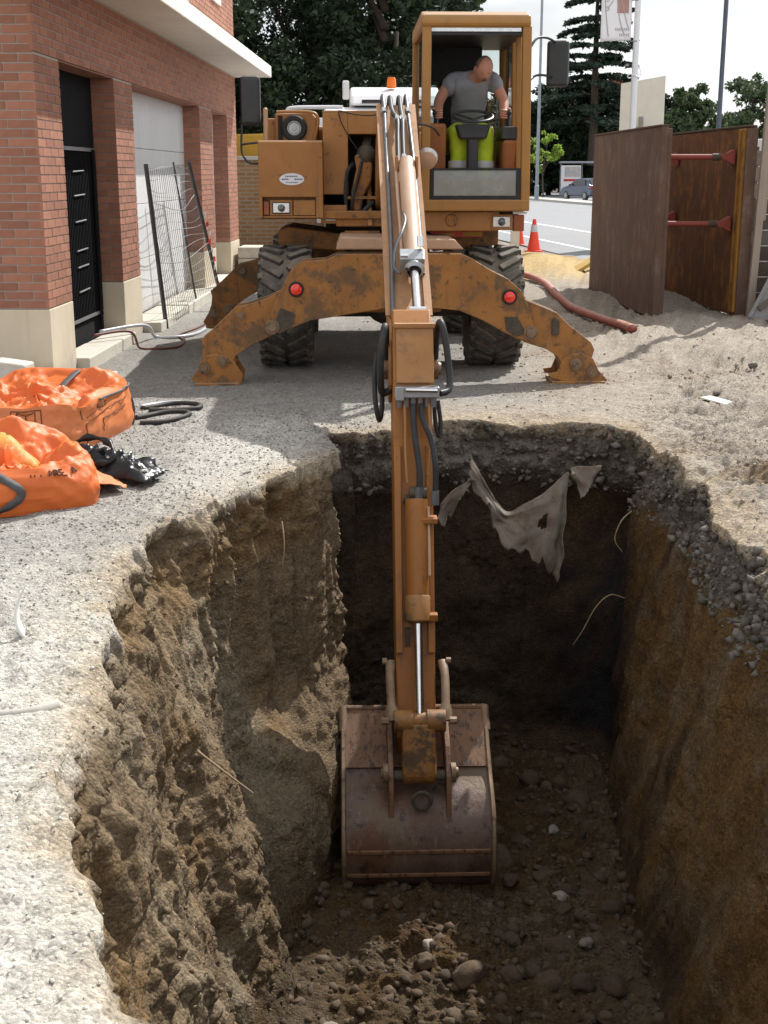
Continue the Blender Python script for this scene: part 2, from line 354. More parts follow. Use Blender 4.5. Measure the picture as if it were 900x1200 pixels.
def mk(name, me, mat, parent=None, bevel=0, smooth=False, thick=0, seg=2, sub=0):
    if smooth:
        me.polygons.foreach_set('use_smooth', [True]*len(me.polygons))
        if smooth is True: me.set_sharp_from_angle(angle=R(38))
    if mat: me.materials.append(MATS[mat])
    o = bpy.data.objects.new(name, me); COL.objects.link(o)
    if parent: o.parent = parent
    if thick:
        k = o.modifiers.new('t', 'SOLIDIFY'); k.thickness = thick; k.offset = 0
    if bevel:
        k = o.modifiers.new('b', 'BEVEL'); k.width = bevel; k.segments = seg; k.limit_method = 'ANGLE'; k.angle_limit = R(35)
    if sub:
        k = o.modifiers.new('s', 'SUBSURF'); k.levels = sub; k.render_levels = sub
    return o
def np_mesh(name, V, Fq, smooth=True):
    me = bpy.data.meshes.new(name); V = np.asarray(V, np.float32); Fq = np.asarray(Fq, np.int32)
    k = Fq.shape[1]
    me.vertices.add(len(V)); me.vertices.foreach_set('co', V.ravel())
    me.loops.add(Fq.size); me.loops.foreach_set('vertex_index', Fq.ravel())
    me.polygons.add(len(Fq)); me.polygons.foreach_set('loop_start', np.arange(0, Fq.size, k, dtype=np.int32))
    me.update(calc_edges=True)
    if smooth: me.polygons.foreach_set('use_smooth', np.ones(len(Fq), bool))
    return me
def tag(o, label=None, cat=None, group=None, kind=None):
    if label: o['label'] = label
    if cat: o['category'] = cat
    if group: o['group'] = group
    if kind: o['kind'] = kind
    return o
def thing(name, label, cat, loc=(0, 0, 0), rz=0, group=None):
    o = bpy.data.objects.new(name, None); COL.objects.link(o); o.empty_display_size = .2
    o.location = loc; o.rotation_euler = (0, 0, rz)
    return tag(o, label, cat, group)
def copy_tree(o, parent=None):
    c = o.copy(); COL.objects.link(c); c.parent = parent
    for ch in list(o.children): copy_tree(ch, c)
    return c
def spline(P, n, closed=False):
    P = np.asarray(P, float); m = len(P); out = []
    seg = m if closed else m - 1
    for t in np.linspace(0, seg, n, endpoint=not closed):
        i = int(min(t, seg - 1e-9)); f = t - i
        g = (lambda k: P[k % m]) if closed else (lambda k: P[min(max(k, 0), m-1)])
        a, b, c, d = g(i-1), g(i), g(i+1), g(i+2)
        out.append(.5*((2*b) + (-a+c)*f + (2*a-5*b+4*c-d)*f*f + (-a+3*b-3*c+d)*f**3))
    return np.array(out)
def pts(a): return [tuple(map(float, p)) for p in a]
# ================================================================ GROUND WITH THE TRENCH (one sheet)
def gh(x, y):
    """height of the open ground"""
    x = np.asarray(x, float); y = np.asarray(y, float); P = np.stack([x, y, 0*x], -1)
    fade = 1 - sstep(24, 30, y); near = 1 - sstep(9, 14, np.hypot(x, y - 5))
    z = .035*fbm(P, .55, 3, 3) * fade + .016*fbm(P, 2.7, 3, 5) * fade
    rut = sstep(1.3, 2.2, x) * (1 - sstep(4.6, 6, x)) * fade
    z = z + rut * (.10*fbm(P*np.array([1, .45, 1]), 1.5, 3, 8) + .06*fbm(P, 4.5, 3, 9, billow=True) + .03*fbm(P, 12, 2, 10, billow=True))
    # heap of yellow sand by the road, soil pile at the right edge of the trench
    z = z + .22*np.exp(-(((x-2.6)/.8)**2 + ((y-26.5)/2.2)**2)) * (1 + .5*fbm(P, 2, 3, 21))
    z = z + .10*np.exp(-(((x-2.35)/.45)**2 + ((y-7.3)/.7)**2)) * (1 + .8*fbm(P, 5, 3, 22, billow=True))
    # soft ridge and footmarks on the pale near bank
    bank = (1 - sstep(-.9, -.4, x)) * (1 - sstep(5.2, 6.2, y))
    z = z + bank * (.045*fbm(P*np.array([1, 1.6, 1]), 2.2, 3, 31) + .018*fbm(P, 6, 3, 33, billow=True) + .007*fbm(P, 18, 2, 34, billow=True))
    # flat where the machine, the building and the road stand
    flat = sstep(9.9, 10.6, y) * (1 - sstep(23, 24, y)) * (1 - sstep(1.9, 2.3, x))
    z = z * (1 - flat*.8) + near * (.006*fbm(P, 17, 2, 41) + .004*fbm(P, 46, 2, 42))
    bld = (1 - sstep(-3.0, -2.7, x)) * sstep(9.5, 10.2, y)
    return z * (1 - bld)
RIM = [(1.72,5.6),(1.66,6.6),(1.70,7.4),(1.70,8.0),(1.64,8.75),(1.55,9.17),(1.12,9.41),(.5,9.45),(0,9.3),(-.3,9.15),(-.57,9.0),(-.55,8.6),(-.49,8.28),(-.70,7.92),(-.93,7.6),(-1.13,7.1),(-1.27,6.7),(-1.36,5.9),(-1.27,5.2),(-1.18,4.63),(-1.10,3.9),(-.98,3.35),(-.79,2.86),(-.56,2.38),(-.3,2.0),(.3,1.8),(1.0,1.75),(1.5,2.0),(1.67,2.8),(1.72,4.0)]
BOT = [(1.28,5.6),(1.32,6.6),(1.38,7.4),(1.42,8.0),(1.42,8.6),(1.36,8.95),(1.0,9.12),(.5,9.2),(0,9.1),(-.3,9.0),(-.50,8.8),(-.50,8.4),(-.40,7.85),(-.46,7.25),(-.53,6.95),(-.60,6.6),(-.62,6.2),(-.64,5.6),(-.64,5.0),(-.64,4.5),(-.6,3.9),(-.55,3.4),(-.45,2.95),(-.3,2.6),(-.1,2.4),(.3,2.2),(.9,2.2),(1.2,2.4),(1.24,3),(1.26,4.2)]
# how the wall falls: exponent of the horizontal run over the depth
PRO = [1.0]*8 + [1.3]*3 + [2.2, 3.2, 3.4, 3.0, 2.0, 1.2, .95, .9, .9, .9, 1, 1, 1] + [1]*6
big = 6000
rim = spline(RIM, big, True); bot = spline(BOT, big, True); pro = spline(np.array(PRO)[:, None], big, True)[:, 0]
wgt = np.where(rim[:, 1] > 2.3, 1.0, .2) * np.where((rim[:, 0] > 1.2) & (rim[:, 1] < 4.2), .2, 1.0)
step = np.linalg.norm(np.roll(rim, -1, 0) - rim, axis=1) * wgt
cum = np.concatenate([[0], np.cumsum(step)]); NC = 1450
sel = np.searchsorted(cum, np.linspace(0, cum[-1], NC, endpoint=False)); sel = np.clip(sel, 0, big-1)
rim, bot, pro = rim[sel], bot[sel], pro[sel]
C0 = np.array([.2, 5.6]); dirn = rim - C0; dirn /= np.linalg.norm(dirn, axis=1)[:, None]
_tw = np.roll(rim, -70, 0) - np.roll(rim, 70, 0); _nw = np.stack([_tw[:, 1], -_tw[:, 0]], 1); _nw /= np.linalg.norm(_nw, axis=1)[:, None]
_wn = np.where((rim[:, 1] < 5) & (rim[:, 0] < 0), .6, 0.0); _wn = np.convolve(np.concatenate([_wn[-60:], _wn, _wn[:60]]), np.ones(121)/121, 'valid')[:, None]
dirn = dirn*(1-_wn) + _nw*_wn; dirn /= np.linalg.norm(dirn, axis=1)[:, None]
tg = np.roll(rim, -3, 0) - np.roll(rim, 3, 0); nrm = np.stack([tg[:, 1], -tg[:, 0]], 1); nrm /= np.linalg.norm(nrm, axis=1)[:, None]
# keep the outline ragged
Pr = np.stack([rim[:, 0], rim[:, 1], 0*rim[:, 0]], 1)
rag = .05*fbm(Pr, 1.6, 3, 51) + .045*fbm(Pr, 6, 3, 52) + .02*fbm(Pr, 20, 2, 53)
rim = rim + nrm * rag[:, None]
ds = []; d = 0; st = .012
while d < 900:
    ds.append(d); d += st; st *= 1.018 if d < 3 else 1.10
ds = np.array(ds); NO = len(ds)
out = rim[None] + dirn[None] * ds[:, None, None]                     # NO x NC x 2
oz = gh(out[..., 0], out[..., 1])
Po = np.concatenate([out, 0*oz[..., None]], -1)
edge = np.exp(-ds/.09)[:, None]
left_side = (rim[:, 0] < -.3)[None] * 1.0
oz = oz - edge * (.018 + .02*fbm(Po, 5, 2, 61)) - np.exp(-ds/.17)[:, None] * (.10*np.clip(fbm(Po, 2.2, 3, 62) + .05, 0, 1) + .03*np.clip(fbm(Po, 9, 2, 63), 0, 1))
NW, NF = 185, 60
t = (np.arange(1, NW+1) / NW)[:, None]
wP = sstep(1.5, 2.6, pro)[None]
h = (1-wP) * t ** pro[None] + wP * (.20*t + .80*sstep(.50, .86, t))
zb = -2.52 + .10*fbm(np.stack([bot[:, 0], bot[:, 1], 0*bot[:, 0]], 1), .8, 2, 71)
wxy = rim[None]*(1-h[..., None]) + bot[None]*h[..., None]
wz = oz[0][None]*(1-t) + zb[None]*t
Pw = np.concatenate([wxy, wz[..., None]], -1)
amp = sstep(0, .05, t) * (1 - .6*sstep(.9, 1, t))
dsp = .085*fbm(Pw*np.array([1, 1, .55]), 1.5, 3, 81) + .06*fbm(Pw, 3.6, 3, 82) + .5*(.04*fbm(Pw, 8, 3, 83, billow=True) + .018*fbm(Pw, 22, 2, 84, billow=True))*(.4 + 1.2*sstep(-.1, .4, fbm(Pw, 1.9, 2, 94))) + .009*fbm(Pw, 52, 2, 85)
rightw = (rim[:, 0] > .9)[None] * 1.0
Pd = np.stack([Pw[..., 0]*3, (Pw[..., 1] + .45*Pw[..., 2])*4.5, (Pw[..., 2] - .45*Pw[..., 1])*.8], -1)
gouge = .03*fbm(Pw*np.array([7, 7, .7]), 1, 3, 86) + .085*fbm(Pd*.55, 1, 4, 93)*rightw                  # tooth marks running down the cut
band = sstep(-.55, -.3, wz)                                         # loose stony fill under the top
leftw = ((rim[:, 0] < -.4) & (rim[:, 1] < 7.9))[None] * 1.0
lump = .15 + .85*sstep(-.15, .45, fbm(Pw*np.array([1, 1, .7]), 1.9, 2, 94))      # loose lumps come in patches between cut faces
dsp = dsp * (1 - .45*rightw) + gouge*(.35 + .65*rightw) + band*.05*fbm(Pw, 9, 2, 87, billow=True) \
    + leftw*(.15*fbm(Pw*np.array([1, 1, .28]), 2.3, 3, 92) + .04*fbm(Pw*np.array([1, 1, .22]), 7, 3, 95) + lump*(.05*fbm(Pw*np.array([1, 1, .5]), 4.5, 3, 88, billow=True) + .03*fbm(Pw, 13, 2, 89, billow=True)))
far_under = ((rim[:, 1] > 8.8) & (rim[:, 0] > -.4))[None] * (np.exp(-((t-.30)/.14)**2)) * .14     # undercut below the stony fill
dsp = dsp + far_under
wxy = wxy + nrm[None] * (dsp*amp)[..., None]
wz = wz + amp*(.02*fbm(Pw, 6, 3, 90) + .012*fbm(Pw, 18, 2, 91))*(1 - t)
lb = wxy[-1]; lz = wz[-1]
sy = np.clip(lb[:, 1], 3.0, 8.4); spn = np.stack([.38 + 0*sy, sy], 1)
k = (np.arange(1, NF+1) / NF)[:, None, None]
fxy = lb[None]*(1-k) + spn[None]*k
Pf = np.concatenate([fxy, 0*fxy[..., :1]], -1)
kk = k[..., 0]
fl = -2.62 + .10*sstep(7.6, 9.1, fxy[..., 1]) + .12*fbm(Pf, 1.1, 3, 101) + .07*fbm(Pf, 4, 3, 102, billow=True) + .045*fbm(Pf, 10, 2, 103, billow=True) + .02*fbm(Pf, 26, 2, 104)
ft = sstep(0, .45, kk)
fz = lz[None]*(1-ft) + fl*ft + (1-ft)*.04*fbm(Pf, 10, 2, 105)
V = np.concatenate([np.concatenate([out[::-1], oz[::-1][..., None]], -1), np.concatenate([wxy, wz[..., None]], -1), np.concatenate([fxy, fz[..., None]], -1)], 0)
NR = V.shape[0]
ii, jj = np.meshgrid(np.arange(NR-1), np.arange(NC), indexing='ij'); j2 = (jj+1) % NC
F = np.stack([ii*NC+jj, ii*NC+j2, (ii+1)*NC+j2, (ii+1)*NC+jj], -1).reshape(-1, 4)
ground_me = np_mesh('ground', V.reshape(-1, 3), F)
# soil colours by zone; moist trench tones lowered further to deepen its shade
Vf = V.reshape(-1, 3); x, y, z = Vf.T
n1 = fbm(Vf, 1.3, 4, 201)[:, None]; n2 = fbm(Vf, 5, 4, 202)[:, None]; n3 = fbm(Vf, 16, 3, 203)[:, None]; n4 = fbm(Vf*np.array([1, 1, 3.]), .9, 3, 204)[:, None]
c_sand = np.array([.53, .515, .475]); c_grav = np.array([.325, .315, .295]); c_tan = np.array([.325, .285, .24]); c_dark = np.array([.165, .125, .085])
c_soil = np.array([.27, .195, .12]); c_soil2 = np.array([.36, .29, .20]); c_clay = np.array([.26, .155, .065]); c_grey = np.array([.27, .24, .205]); c_yel = np.array([.46, .34, .17]); c_far_shade = np.array([.055, .040, .028])
X, Y, Z = x[:, None], y[:, None], z[:, None]
top = c_tan + 0*X
lw = 1 - sstep(-.6, .2, X)                                            # the side of the building: gravel
top = top*(1-lw) + c_grav*lw
sandm = lw * np.clip(1 - sstep(4.6, 6.4, Y + 1.0*n1 - .55*(X+1.3)) , 0, 1)
sandm = np.maximum(sandm, lw * sstep(6.6, 7.6, Y)*(1-sstep(9.0, 9.8, Y)) * (1-sstep(.15, .7, np.abs(X+.95+.2*n1)))*.75)
top = top*(1-sandm) + c_sand*sandm
under = (1-sstep(2.4, 3.2, np.abs(X+.2))) * sstep(9.6, 10.6, Y) * (1-sstep(15, 17, Y)) * (1-sstep(.6, 1.4, X))
top = top*(1-under) + (c_grav*.85)*under
dk = np.exp(-(((X-2.4)/.55)**2 + ((Y-7.35)/.55)**2)); dk = sstep(.25, .6, dk + .35*n2)
top = top*(1-dk) + (c_soil*.6)*dk
yl = np.exp(-(((X-2.4)/1.5)**2 + ((Y-26.2)/3.5)**2)); yl = sstep(.2, .6, yl + .2*n2)
top = top*(1-yl) + c_yel*yl
damp_shade = sstep(.0, .5, n1 + .45*n2)*(.35+.35*sstep(.3, 1.4, X))*(1-sandm); top = top*(1-damp_shade) + top*np.array([.72, .66, .60])*damp_shade  # damp patches, stronger right to suggest shadows of the churned ground
top = top * (1 + .10*n2 + .12*n3)
wall = c_soil + (c_soil2-c_soil)*sstep(-.3, .5, n1 + .5*n2)
wall = wall + (c_clay-wall)*sstep(.0, .55, n4 + .4*n2)*.7
rw = sstep(.7, 1.3, X)
wall = wall*(1-rw) + (c_clay + (c_soil-c_clay)*sstep(-.2, .5, n2))*rw
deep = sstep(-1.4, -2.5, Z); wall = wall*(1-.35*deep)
fw_ = sstep(8.5, 8.9, Y); wall = wall*(1-fw_*.9) + (c_far_shade + (c_soil*.42-c_far_shade)*sstep(-.1, .6, n1+.5*n2))*fw_*.9  # far wall: dark moist soil, darkened more to deepen its shade
gb = sstep(-.50, -.34, Z + .12*n1 + .05*n2) * np.maximum(sstep(.5, 1.2, X), sstep(8.3, 8.9, Y)); wall = wall*(1-gb) + c_grey*gb
n5 = fbm(np.stack([x*2, (y+.45*z)*4.5, (z-.45*y)*.8], -1), .7, 4, 205)[:, None]
wall = wall*(1 - rw*.55*sstep(-.05, .45, n5)) + rw*np.array([.03, .015, 0])*sstep(.0, -.5, n5)
wall = wall * (1 + .16*n2 + .16*n3) * (.66 - .18*rw)  # wall tone cut, more on the right, to deepen the trench shade
floor = c_soil*.62 + (c_clay*.55-c_soil*.62)*sstep(-.2, .5, n1); floor = floor*(1 + .2*n2 + .2*n3)*.48  # moist floor tone, lowered again to deepen the shade
nearrim = (np.exp(-np.concatenate([ds[::-1], np.zeros(NW+NF)])/.16)[:, None]*np.ones((1, NC))).reshape(-1, 1)
top = top + (c_soil2*1.05-top)*np.clip(nearrim*(.75+.9*n2), 0, .85)
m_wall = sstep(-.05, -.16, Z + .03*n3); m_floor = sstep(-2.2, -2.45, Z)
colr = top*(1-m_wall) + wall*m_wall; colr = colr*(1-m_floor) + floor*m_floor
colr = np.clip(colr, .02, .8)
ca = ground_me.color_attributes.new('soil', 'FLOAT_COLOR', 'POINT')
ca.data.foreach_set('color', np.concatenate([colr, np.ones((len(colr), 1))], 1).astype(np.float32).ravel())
m, N, L, B = newmat('soil')
at = N.new('ShaderNodeAttribute'); at.attribute_name = 'soil'
pos = N.new('ShaderNodeNewGeometry').outputs['Position']
f1 = noise_node(N, L, pos, 55, 6, .75); f2 = noise_node(N, L, pos, 9, 8, .7)
vo = N.new('ShaderNodeTexVoronoi'); vo.inputs['Scale'].default_value = 70; L.new(pos, vo.inputs['Vector'])
c = mix(N, L, 1.0, at.outputs['Color'], ramp(N, L, f1, .30, .72, (.52, .51, .50, 1), (1.42, 1.42, 1.42, 1)), 'MULTIPLY')
c = mix(N, L, 1.0, c, ramp(N, L, f2, .3, .7, (.82, .82, .82, 1), (1.16, 1.16, 1.15, 1)), 'MULTIPLY')
vr = N.new('ShaderNodeSeparateColor'); L.new(vo.outputs['Color'], vr.inputs[0])
c = mix(N, L, .55, c, mix(N, L, 1.0, c, ramp(N, L, vr.outputs[0], 0, 1, (.6, .6, .6, 1), (1.35, 1.35, 1.35, 1)), 'MULTIPLY'))
L.new(c, B.inputs['Base Color']); B.inputs['Roughness'].default_value = .95; B.inputs['Specular IOR Level'].default_value = .15
ad = N.new('ShaderNodeMath'); ad.operation = 'ADD'; L.new(f1, ad.inputs[0])
mu = N.new('ShaderNodeMath'); mu.operation = 'MULTIPLY'; mu.inputs[1].default_value = -.6; L.new(vo.outputs['Distance'], mu.inputs[0]); L.new(mu.outputs[0], ad.inputs[1])
bn = N.new('ShaderNodeBump'); bn.inputs['Strength'].default_value = .75; bn.inputs['Distance'].default_value = .02
L.new(ad.outputs[0], bn.inputs['Height']); L.new(bn.outputs[0], B.inputs['Normal'])
ground = mk('ground', ground_me, 'soil'); tag(ground, kind='structure')

# ---------------------------------------------------------------- stones lying on it
pmat('stone', (.36, .34, .305), (.28, .265, .24), 20, .95, bump=(90, .5, .004), isl=.35, wpos=True)
pmat('stone_pale', (.50, .475, .42), (.42, .40, .355), 20, .95, bump=(90, .5, .004), isl=.25, wpos=True)
pmat('stone_dark', (.24, .215, .185), (.17, .15, .125), 20, .95, bump=(90, .5, .004), isl=.35, wpos=True)
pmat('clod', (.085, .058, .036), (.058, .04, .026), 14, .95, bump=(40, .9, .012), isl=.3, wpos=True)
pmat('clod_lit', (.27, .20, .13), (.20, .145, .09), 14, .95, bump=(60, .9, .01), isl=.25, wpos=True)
pmat('crumb', (.30, .26, .215), (.21, .175, .135), 14, .95, bump=(60, .9, .01), isl=.3, wpos=True)
pmat('wall_clod', (.22, .16, .10), (.16, .115, .07), 14, .95, bump=(60, .9, .01), isl=.25, wpos=True)
OCT = np.array([(1,0,0),(0,1,0),(-1,0,0),(0,-1,0),(0,0,1),(0,0,-1)], float)
OCF = np.array([(0,1,4),(1,2,4),(2,3,4),(3,0,4),(1,0,5),(2,1,5),(3,2,5),(0,3,5)])
_b = bmesh.new(); bmesh.ops.create_icosphere(_b, subdivisions=1, radius=1.0)
ICV = np.array([v.co[:] for v in _b.verts]); ICF = np.array([[v.index for v in f.verts] for f in _b.faces]); _b.free()
def scatter(name, mask, n, r0, r1, mat, sink=.25, ico=False, power=2.0, seed=1, parent=None):
    rg = np.random.default_rng(seed)
    w = mask / mask.sum(); idx = rg.choice(len(Vf), n, p=w)
    P = Vf[idx] + rg.normal(0, .008, (n, 3))*np.array([1, 1, .3])
    r = r0 + (r1-r0) * rg.random(n)**power
    BV, BF = (ICV, ICF) if ico else (OCT, OCF)
    A = rg.normal(size=(n, 3, 3)); Q, _ = np.linalg.qr(A)
    sc = r[:, None] * rg.uniform(.40, 1.30, (n, 3))
    jit = 1 + rg.uniform(-.42, .30, (n, len(BV)))
    pv = BV[None]*jit[..., None]*sc[:, None]; pv = np.einsum('nij,nkj->nki', Q, pv)
    pv = pv*np.array([1, 1, .8]) + P[:, None] + np.array([0, 0, 1])*(r*(1-2*sink))[:, None, None]*.6
    FF = (BF[None] + (np.arange(n)*len(BV))[:, None, None]).reshape(-1, 3)
    me = np_mesh(name, pv.reshape(-1, 3), FF, smooth=False)
    o = mk(name, me, mat); return o
cell = np.zeros(V.shape[:2]); 
_a = np.linalg.norm(np.cross(np.roll(V, -1, 1)-V, np.concatenate([V[1:], V[-1:]])-V), axis=2); area = np.minimum(_a.ravel(), .02)
isw = np.zeros(V.shape[:2], bool); isw[NO:NO+NW] = True; isw = isw.ravel()
isf = np.zeros(V.shape[:2], bool); isf[NO+NW-8:] = True; isf = isf.ravel()
n1f = n1[:, 0]
gm = area*(~isw & ~isf)*(x < -.2)*(x > -3.4)*(y > 4.4)*(y < 11.5)*sstep(4.6, 6.6, y+n1f)
tag(scatter('gravel', gm, 22000, .004, .012, 'stone', power=2.5, seed=2, sink=.42), 'loose grey gravel on the ground beside the building', 'gravel', kind='stuff')
gm = area*(~isw & ~isf)*(x < -.3)*(x > -2.6)*(y > 2.2)*(y < 5.6)
tag(scatter('fine_gravel', gm, 6000, .003, .010, 'stone_pale', power=3, seed=3), 'fine pale grit on the sandy bank above the trench', 'gravel', kind='stuff')
gm = area*(~isw & ~isf)*(x > -.6)*(x < 5)*(y > 4)*(y < 18)*(.15 + sstep(0, .5, n1f))
tag(scatter('earth_crumbs', gm, 8000, .005, .026, 'crumb', power=4, seed=4, sink=.45), 'crumbs of tan earth strewn between trench and steel panels', 'earth', kind='stuff')
gm = area*(~isf)*(((z > -.5) & isw) | ((z > -.2) & (ds[0] == 0) & isw))*((x > 1.0) | (y > 8.5))
tag(scatter('rubble_fill', gm, 5200, .008, .046, 'stone_dark', power=3, seed=5, sink=.6), 'grey stony fill crumbling along the right and far trench rim', 'rubble', kind='stuff')
gm = area*isw*(x < .0)*(y < 8.4)*(z < -.05)*(.1 + sstep(-.2, .4, n1f))
tag(scatter('wall_crumbs', gm, 3600, .005, .020, 'wall_clod', power=3.5, seed=6, sink=.75), 'lumps of tan soil sticking out of the left trench wall', 'earth', kind='stuff')
gm = area*isf*(z < -1.9)
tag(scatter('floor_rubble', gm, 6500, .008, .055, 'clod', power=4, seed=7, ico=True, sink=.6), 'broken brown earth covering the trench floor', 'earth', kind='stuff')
# bigger clods, one by one
def rock_mesh(name, seed, sub=3):
    b = bmesh.new(); bmesh.ops.create_icosphere(b, subdivisions=sub, radius=1.0)
    co = np.array([v.co[:] for v in b.verts]); d = 1 + .42*fbm(co, 1.3, 3, seed) + .14*fbm(co, 4, 2, seed+5, billow=True)
    co = co*d[:, None]*np.array([1, .8, .62])
    for v, p in zip(b.verts, co): v.co = p
    me = bpy.data.meshes.new(name); b.to_mesh(me); b.free()
    me.polygons.foreach_set('use_smooth', [True]*len(me.polygons)); return me
ROCKS = [rock_mesh('clod_shape', s) for s in (301, 302, 303)]
for r_ in ROCKS: r_.materials.append(MATS['clod'])
PALE = [rock_mesh('stone_shape', s) for s in (311, 312)]
for r_ in PALE: r_.materials.append(MATS['stone_dark'])
def floor_z(px, py):
    d2 = (x-px)**2 + (y-py)**2 + 1e3*(~isf)
    i = np.argpartition(d2, 6)[:6]; return float(z[i].mean())
def rock(me, px, py, pz, r, name, label, cat, group):
    o = bpy.data.objects.new(name, me); COL.objects.link(o); o.scale = (r,)*3; o.location = (px, py, pz)
    o.rotation_euler = (random.uniform(-.4, .4), random.uniform(-.4, .4), random.uniform(0, 6))
    return tag(o, label, cat, group)
for i, (px, py, r) in enumerate([(.95,6.15,.10),(.70,6.3,.075),(1.05,5.9,.07),(.35,6.35,.12),(.12,6.45,.09),(.62,6.75,.06),(.8,6.9,.09),(1.0,6.5,.06),(.55,7.5,.10),(.75,7.9,.08),(.95,8.2,.11),(.6,8.5,.09),(1.1,8.6,.08),(.25,6.0,.07),(-.1,6.2,.06),(.5,5.9,.05),(1.1,7.2,.06),(.85,7.4,.05),(.7,8.9,.1),(-.2,8.6,.09),(.45,8.2,.06),(.15,8.9,.08),(1.0,7.7,.06),(.3,5.75,.05)] + [(float(a), float(b_), float(c_)) for a, b_, c_ in zip(RNG.uniform(.5, 1.25, 22), RNG.uniform(6.0, 8.9, 22), RNG.uniform(.06, .13, 22))]):
    rock(ROCKS[i % 3], px, py, floor_z(px, py) + r*.0, r*.8, 'earth_clod', 'brown clod of earth lying on the trench floor', 'clod', 'clods on the trench floor')
for i, (px, py, r) in enumerate([(.13,6.6,.05),(.95,7.15,.05),(1.02,6.55,.045),(-.4,5.85,.06),(.93,6.72,.03),(.98,7.9,.045)]):
    rock(PALE[i % 2], px, py, floor_z(px, py) + r*.3, r, 'pale_stone', 'pale grey stone among the dark earth of the trench floor', 'stone', 'pale stones on the trench floor')
for i, (px, py, r) in enumerate([(2.35,7.9,.035),(2.15,6.9,.04),(2.45,10.3,.04),(2.1,10.5,.03),(3.2,12.1,.05),(2.9,13.2,.04),(1.95,8.6,.03)]):
    rock(PALE[i % 2], px, py, float(gh(px, py)) + r*.3, r, 'loose_stone', 'loose pale stone on the churned ground right of the trench', 'stone', 'loose stones right of the trench')

# ---------------------------------------------------------------- road and what edges it
ROADD = Vector((-.135, 1, 0)).normalized()
def road_strip(name, a0, a1, z0, z1, mat, y0=24, y1=420, kind='structure', taper=None):
    """strip along the road between cross offsets a0..a1 (X at Y = 27)"""
    b = MB(); n = 40; rows = []
    for i in range(n+1):
        yy = y0 + (y1-y0)*(i/n)**1.6; sh = -.135*(yy-27)
        rows.append((a0+sh, a1+sh, yy))
    vs = []; fs = []
    for (p, q, yy) in rows: vs += [(p, yy, z1), (q, yy, z1), (p, yy, z0), (q, yy, z0)]
    for i in range(n):
        k = 4*i
        fs += [(k, k+1, k+5, k+4), (k+2, k, k+4, k+6), (k+1, k+3, k+7, k+5)]
    fs += [(0, 2, 3, 1), (4*n, 4*n+1, 4*n+3, 4*n+2)]
    b.add(vs, fs); o = b.build(name, mat); tag(o, kind=kind); return o
pmat('asphalt', (.20, .205, .215), (.165, .17, .18), .8, .75, spots=((4, .60, .1, (.13, .13, .135), .5), (.5, .60, .08, (.25, .25, .255), .4)), bump=(40, .5, .01), wpos=True)
pmat('road_paint', (.72, .72, .70), (.6, .6, .58), 3, .7, spots=((5, .56, .1, (.25, .25, .25), .7),), wpos=True)
pmat('kerb', (.44, .42, .38), (.38, .36, .33), 3, .9, wpos=True)
pmat('grass', (.06, .085, .03), (.10, .10, .05), 1.2, .95, bump=(30, 1, .1), wpos=True)
pmat('paving', (.40, .38, .35), (.34, .33, .30), 1.2, .9, wpos=True)
road_strip('road', 3.7, 17.3, -.3, .03, 'asphalt', 25)
road_strip('road_line', 7.35, 7.50, .03, .035, 'road_paint', 26)
road_strip('road_edge_line', 4.75, 4.88, .03, .035, 'road_paint', 26)
road_strip('median_kerb', 17.3, 19.1, -.3, .17, 'kerb', 25)
road_strip('far_road', 19.1, 28.0, -.3, .034, 'asphalt', 25)
road_strip('far_pavement', 28.0, 32.0, -.3, .16, 'paving', 25)
# ================================================================ BRICK BUILDING
bld = thing('brick_building', 'long brick building with cream plinth, white canopy slab and recessed doors', 'building', (-3.07, 11.02, 0))
BX, BY = -3.07, 11.02
def LB(b): return b
PL = .645; TOPZ = 2.72; SOF = 3.42
PIL = [(11.02, 11.80), (13.95, 14.85), (19.5, 20.7), (22.4, 23.55)]
OPN = [(11.80, 13.95), (14.85, 19.5), (20.7, 22.4)]
YE = 23.55; REC = .24; WD = 6.0
g = .011
# mortar backing: facade core set back 7 mm behind the brick faces
core = MB()
for a, b_ in PIL: core.bb(-REC-.25, -.007, a-BY+.007, b_-BY-(.007 if b_ == YE else .0), PL, TOPZ)
core.bb(-REC-.25, -.007, .007, YE-BY-.007, TOPZ+.004, SOF)
core.bb(-WD, -REC-.25, .007, .30, PL, SOF)                                # wall towards the trench
core.bb(-WD, -.5, YE-BY-.25, YE-BY-.007, 0, SOF)
core.bb(-WD, -.007, .007, YE-BY-.007, SOF+.18, 7.5)                        # upper storey
wall_o = core.build('wall', 'mortar', bld)
pl = MB()
for k_, (a, b_) in enumerate(PIL):
    pl = MB(); pl.bb(-REC-.25, .004, a-BY-.004, b_-BY+.004, -.3, PL-.004)
    if k_ == 0: pl.bb(-WD, -REC-.252, -.004, .3, -.3, PL-.004)
    pl.build('plinth', 'stucco', bld, bevel=.006)
